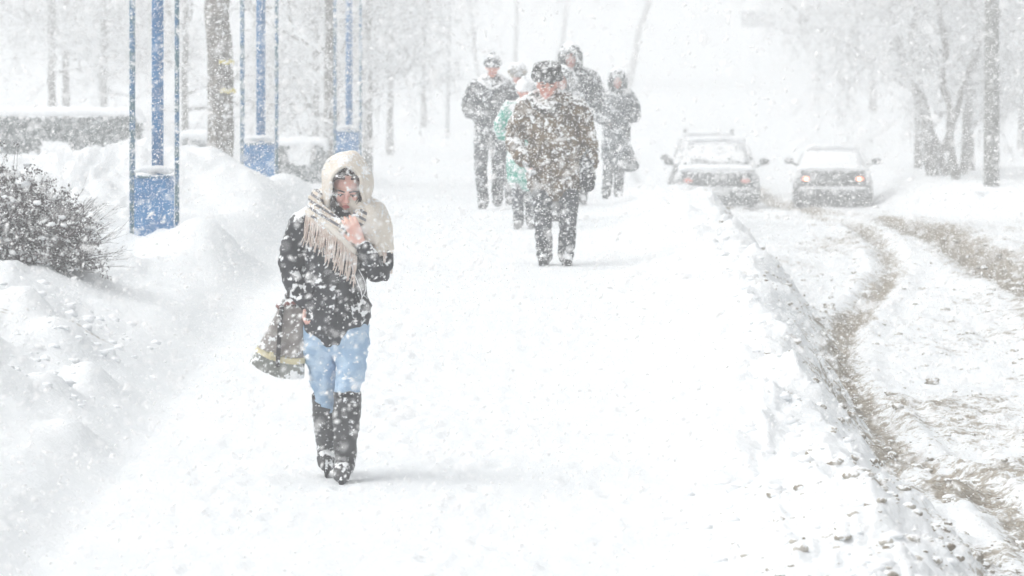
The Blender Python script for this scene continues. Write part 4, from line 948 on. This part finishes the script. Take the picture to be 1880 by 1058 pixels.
g = G(); g.tube([(.275,-.05,.92),(.285,-.06,.82),(.29,-.06,.70)], [(.060,.045),(.068,.055),(.070,.055)], n=20, exp=4); o = g.build('bag_body', M_BLK, bb)
g = G(); g.tube([(.24,-.06,.94),(.30,-.10,1.02),(.31,-.02,.95)], [(.012,.006)]*3, n=8); g.build('handle', M_BLK, bb)
g = G(); g.tube([(.22,-.115,.90),(.285,-.125,.85),(.35,-.115,.90)], [(.01,.008)]*3, n=8); g.build('flap', M_BLK, bb)
# the others behind him
walker(901, 49.5, 1.78, 'leftmost walker of the group, dark grey coat, knitted hat, hands in pockets', (.045,.050,.056), (.085,.092,.10), (.060,.064,.070), 'knit', M_H1, feet={-1: [(-.09,0,.90),(-.115,-.06,.50),(-.085,-.02,.10)], 1: [(.09,0,.90),(.085,-.02,.50),(.075,.20,.16)]}, hem=.80, cw=.205, hw=.185, head=(.02,0), dust=.33, collar=M_H1,
    arms={-1: [(-.19,0,1.40),(-.275,.05,1.14),(-.10,.0,1.04)], 1: [(.20,0,1.40),(.285,.05,1.15),(.10,.0,1.04)]})
walker(950, 51.5, 1.70, 'walker in a round grey brown fur hat, between the leftmost and the parka man', (.10,.11,.12), (.16,.17,.18), (.06,.065,.07), 'roundfur', M_H3, hem=.6, head=(.0,0), dust=.33, z=gz(X(950,51.5),51.5))
wh, zwh, kwh = walker(962, 44.5, 1.545, 'walker in white knitted hat and long green coat, mostly hidden by the parka man', (.02,.30,.22), (.03,.38,.28), (.05,.055,.065), 'knit', M_H4, hem=.58, cw=.185, hw=.19, head=(.0,0), dust=.44, hemflare=.02,
    feet={-1: [(-.08,0,.90),(-.075,-.03,.50),(-.065,-.02,.10)], 1: [(.08,0,.90),(.085,.02,.50),(.085,.05,.12)]}, z=gz(X(962,44.5),44.5))
M_SHAWL = dusted('pale_shawl', (.48,.49,.50), (.60,.61,.62), 12, dust=.42, dsc=36)
g = G(); g.tube([(-.16,0,1.40),(-.12,-.06,1.42),(.03,-.14,1.38),(.15,-.05,1.42),(.10,.08,1.45),(-.06,.09,1.45),(-.16,0,1.40)], [(.06,.05)]*7, n=12); g.tube([(-.02,-.13,1.38),(-.03,-.16,1.2),(-.02,-.15,1.05)], [(.05,.025),(.06,.025),(.055,.02)], n=12)
g.tube([(.15,0,1.40),(.235,0,1.30),(.27,.02,1.17)], [.06,.085,.078], n=14)
o = melt(g, 'shawl', M_SHAWL, wh, .011, 3, folds=.008, ff=18); o.scale = (kwh,)*3
walker(1054, 51.0, 1.93, 'tallest walker, dark hooded coat, behind the shoulder of the man in the parka', (.045,.052,.058), (.08,.09,.10), (.05,.055,.06), 'hood', dusted('dark_hood', (.035,.042,.045), dust=.34, dsc=36, up=.7), hem=.72, cw=.21, hw=.20, head=(-.04,0), dust=.33,
    arms={-1: [(-.19,0,1.40),(-.28,.05,1.14),(-.10,.0,1.04)], 1: [(.19,0,1.40),(.275,.05,1.14),(.10,.0,1.04)]})
walker(1035, 46.0, 1.66, 'walker wrapped in a pale scarf, face just showing beside the fur hat', (.12,.13,.14), (.2,.21,.22), (.06,.06,.065), 'hood', M_H1, hem=.60, cw=.17, hw=.17, head=(-.02,0), dust=.4,
    arms={-1: [(-.15,0,1.40),(-.20,.05,1.14),(-.10,.0,1.04)], 1: [(.15,0,1.40),(.20,.05,1.14),(.10,.0,1.04)]})
rw, zrw, krw = walker(1131, 55.0, 1.655, 'rightmost walker of the group, hooded, in a long grey blue coat', (.065,.078,.092), (.11,.125,.14), (.07,.075,.08), 'hood', dusted('grey_hood', (.050,.062,.070), dust=.36, dsc=36, up=.7), hem=.58, cw=.19, hw=.18, hemflare=.03, head=(.02,0), dust=.34,
    arms={-1: [(-.18,0,1.40),(-.27,.05,1.15),(-.16,-.13,1.03)], 1: [(.18,0,1.40),(.285,.05,1.13),(.10,.0,1.04)]}, feet={-1: [(-.085,0,.90),(-.10,-.02,.50),(-.13,.06,.10)], 1: [(.08,0,.90),(.055,-.02,.50),(.03,-.02,.10)]})
tb = placed('handbag', 'grey flared bag carried low beside the hooded walker at the right', 'handbag', rw, zrw)
g = G(); g.tube([(.155,-.05,.70),(.17,-.05,.56),(.185,-.05,.40)], [(.03,.03),(.075,.05),(.115,.06)], n=20, exp=3.5); g.build('bag_body', dusted('grey_bag', (.09,.10,.11), dust=.38, dsc=36), tb)
g = G(); g.tube([(.14,-.06,.70),(.15,-.12,.86),(.17,-.10,.98),(.18,-.02,.86),(.17,.0,.70)], [.008]*5, n=8); g.build('handle', M_BLK, tb)
HAZE = .0066
FLAKES = [(22000, 7, 19, .0025, .0072, 1.6, 21), (26000, 19, 24, .002, .0045, 1.6, 5), (520000, 24, 46, .002, .0046, 1.5, 2), (480000, 46, 90, .003, .0072, 1.5, 3), (380000, 90, 210, .009, .018, 1.5, 4)]
# ------------------------------------------------------------------ falling snow
def flakes(n, y0, y1, rmin, rmax, pw, seed, margin=1.45):
    r = np.random.default_rng(seed)
    u = r.random(n); Y = (y0**3+(y1**3-y0**3)*u)**(1/3)
    x = r.uniform(-1, 1, n)*(940/F*margin*Y+.3); top = HY/F*Y; bot = -958/F*Y
    z = CAMZ+bot*1.12+(top-bot)*1.35*r.random(n)
    zg = ground(x, Y, False); ok = z > zg+.01; x, Y, z = x[ok], Y[ok], z[ok]; n = len(x)
    s = rmin+(rmax-rmin)*r.random(n)**pw
    # clumped flakes: irregular little octahedra, drawn out a little along the wind
    base = np.array([(1,0,0),(-1,0,0),(0,1,0),(0,-1,0),(0,0,1),(0,0,-1)], float)
    A = r.normal(0, 1, (n,3))+np.array((1.3,0,.8)); A /= np.linalg.norm(A, axis=1)[:,None]
    B = np.cross(A, r.normal(0,1,(n,3))); B /= np.linalg.norm(B,axis=1)[:,None]; C_ = np.cross(A, B)
    jit = r.uniform(.6, 1.2, (n,6)); el = r.uniform(1.0, 2.0 if y0 > 15 else 2.8, n)
    V = np.empty((n,6,3)); c = np.stack([x,Y,z],1)
    for i in range(6):
        b = base[i]; V[:,i] = c+(A*(b[0]*el)[:,None]+B*b[1]+C_*b[2])*(s*jit[:,i])[:,None]
    T = np.array([(0,2,4),(2,1,4),(1,3,4),(3,0,4),(2,0,5),(1,2,5),(3,1,5),(0,3,5)])
    return V.reshape(-1,3), (np.arange(n)[:,None,None]*6+T[None]).reshape(-1,3)
Vf = []; Ff = []; o_ = 0
for a in FLAKES:
    v, f = flakes(*a); Vf.append(v); Ff.append(f+o_); o_ += len(v)
o = mesh_np('falling_snow', np.concatenate(Vf), np.concatenate(Ff), M_FLAKE, None, False); tag(o, kind='stuff')
# ------------------------------------------------------------------ the air
mh = bpy.data.materials.new('haze_air'); mh.use_nodes = True; t = mh.node_tree; t.nodes.remove(t.nodes['Principled BSDF'])
pv = N(t, 'ShaderNodeVolumePrincipled'); pv.inputs['Color'].default_value = (.985, .995, 1, 1); pv.inputs['Density'].default_value = HAZE
pv.inputs['Anisotropy'].default_value = .2
t.links.new(pv.outputs[0], t.nodes['Material Output'].inputs['Volume'])
g = G(); g.box((0, 340, 13), (330, 400, 17)); hz = g.build('haze', mh, None, False); tag(hz, kind='stuff')
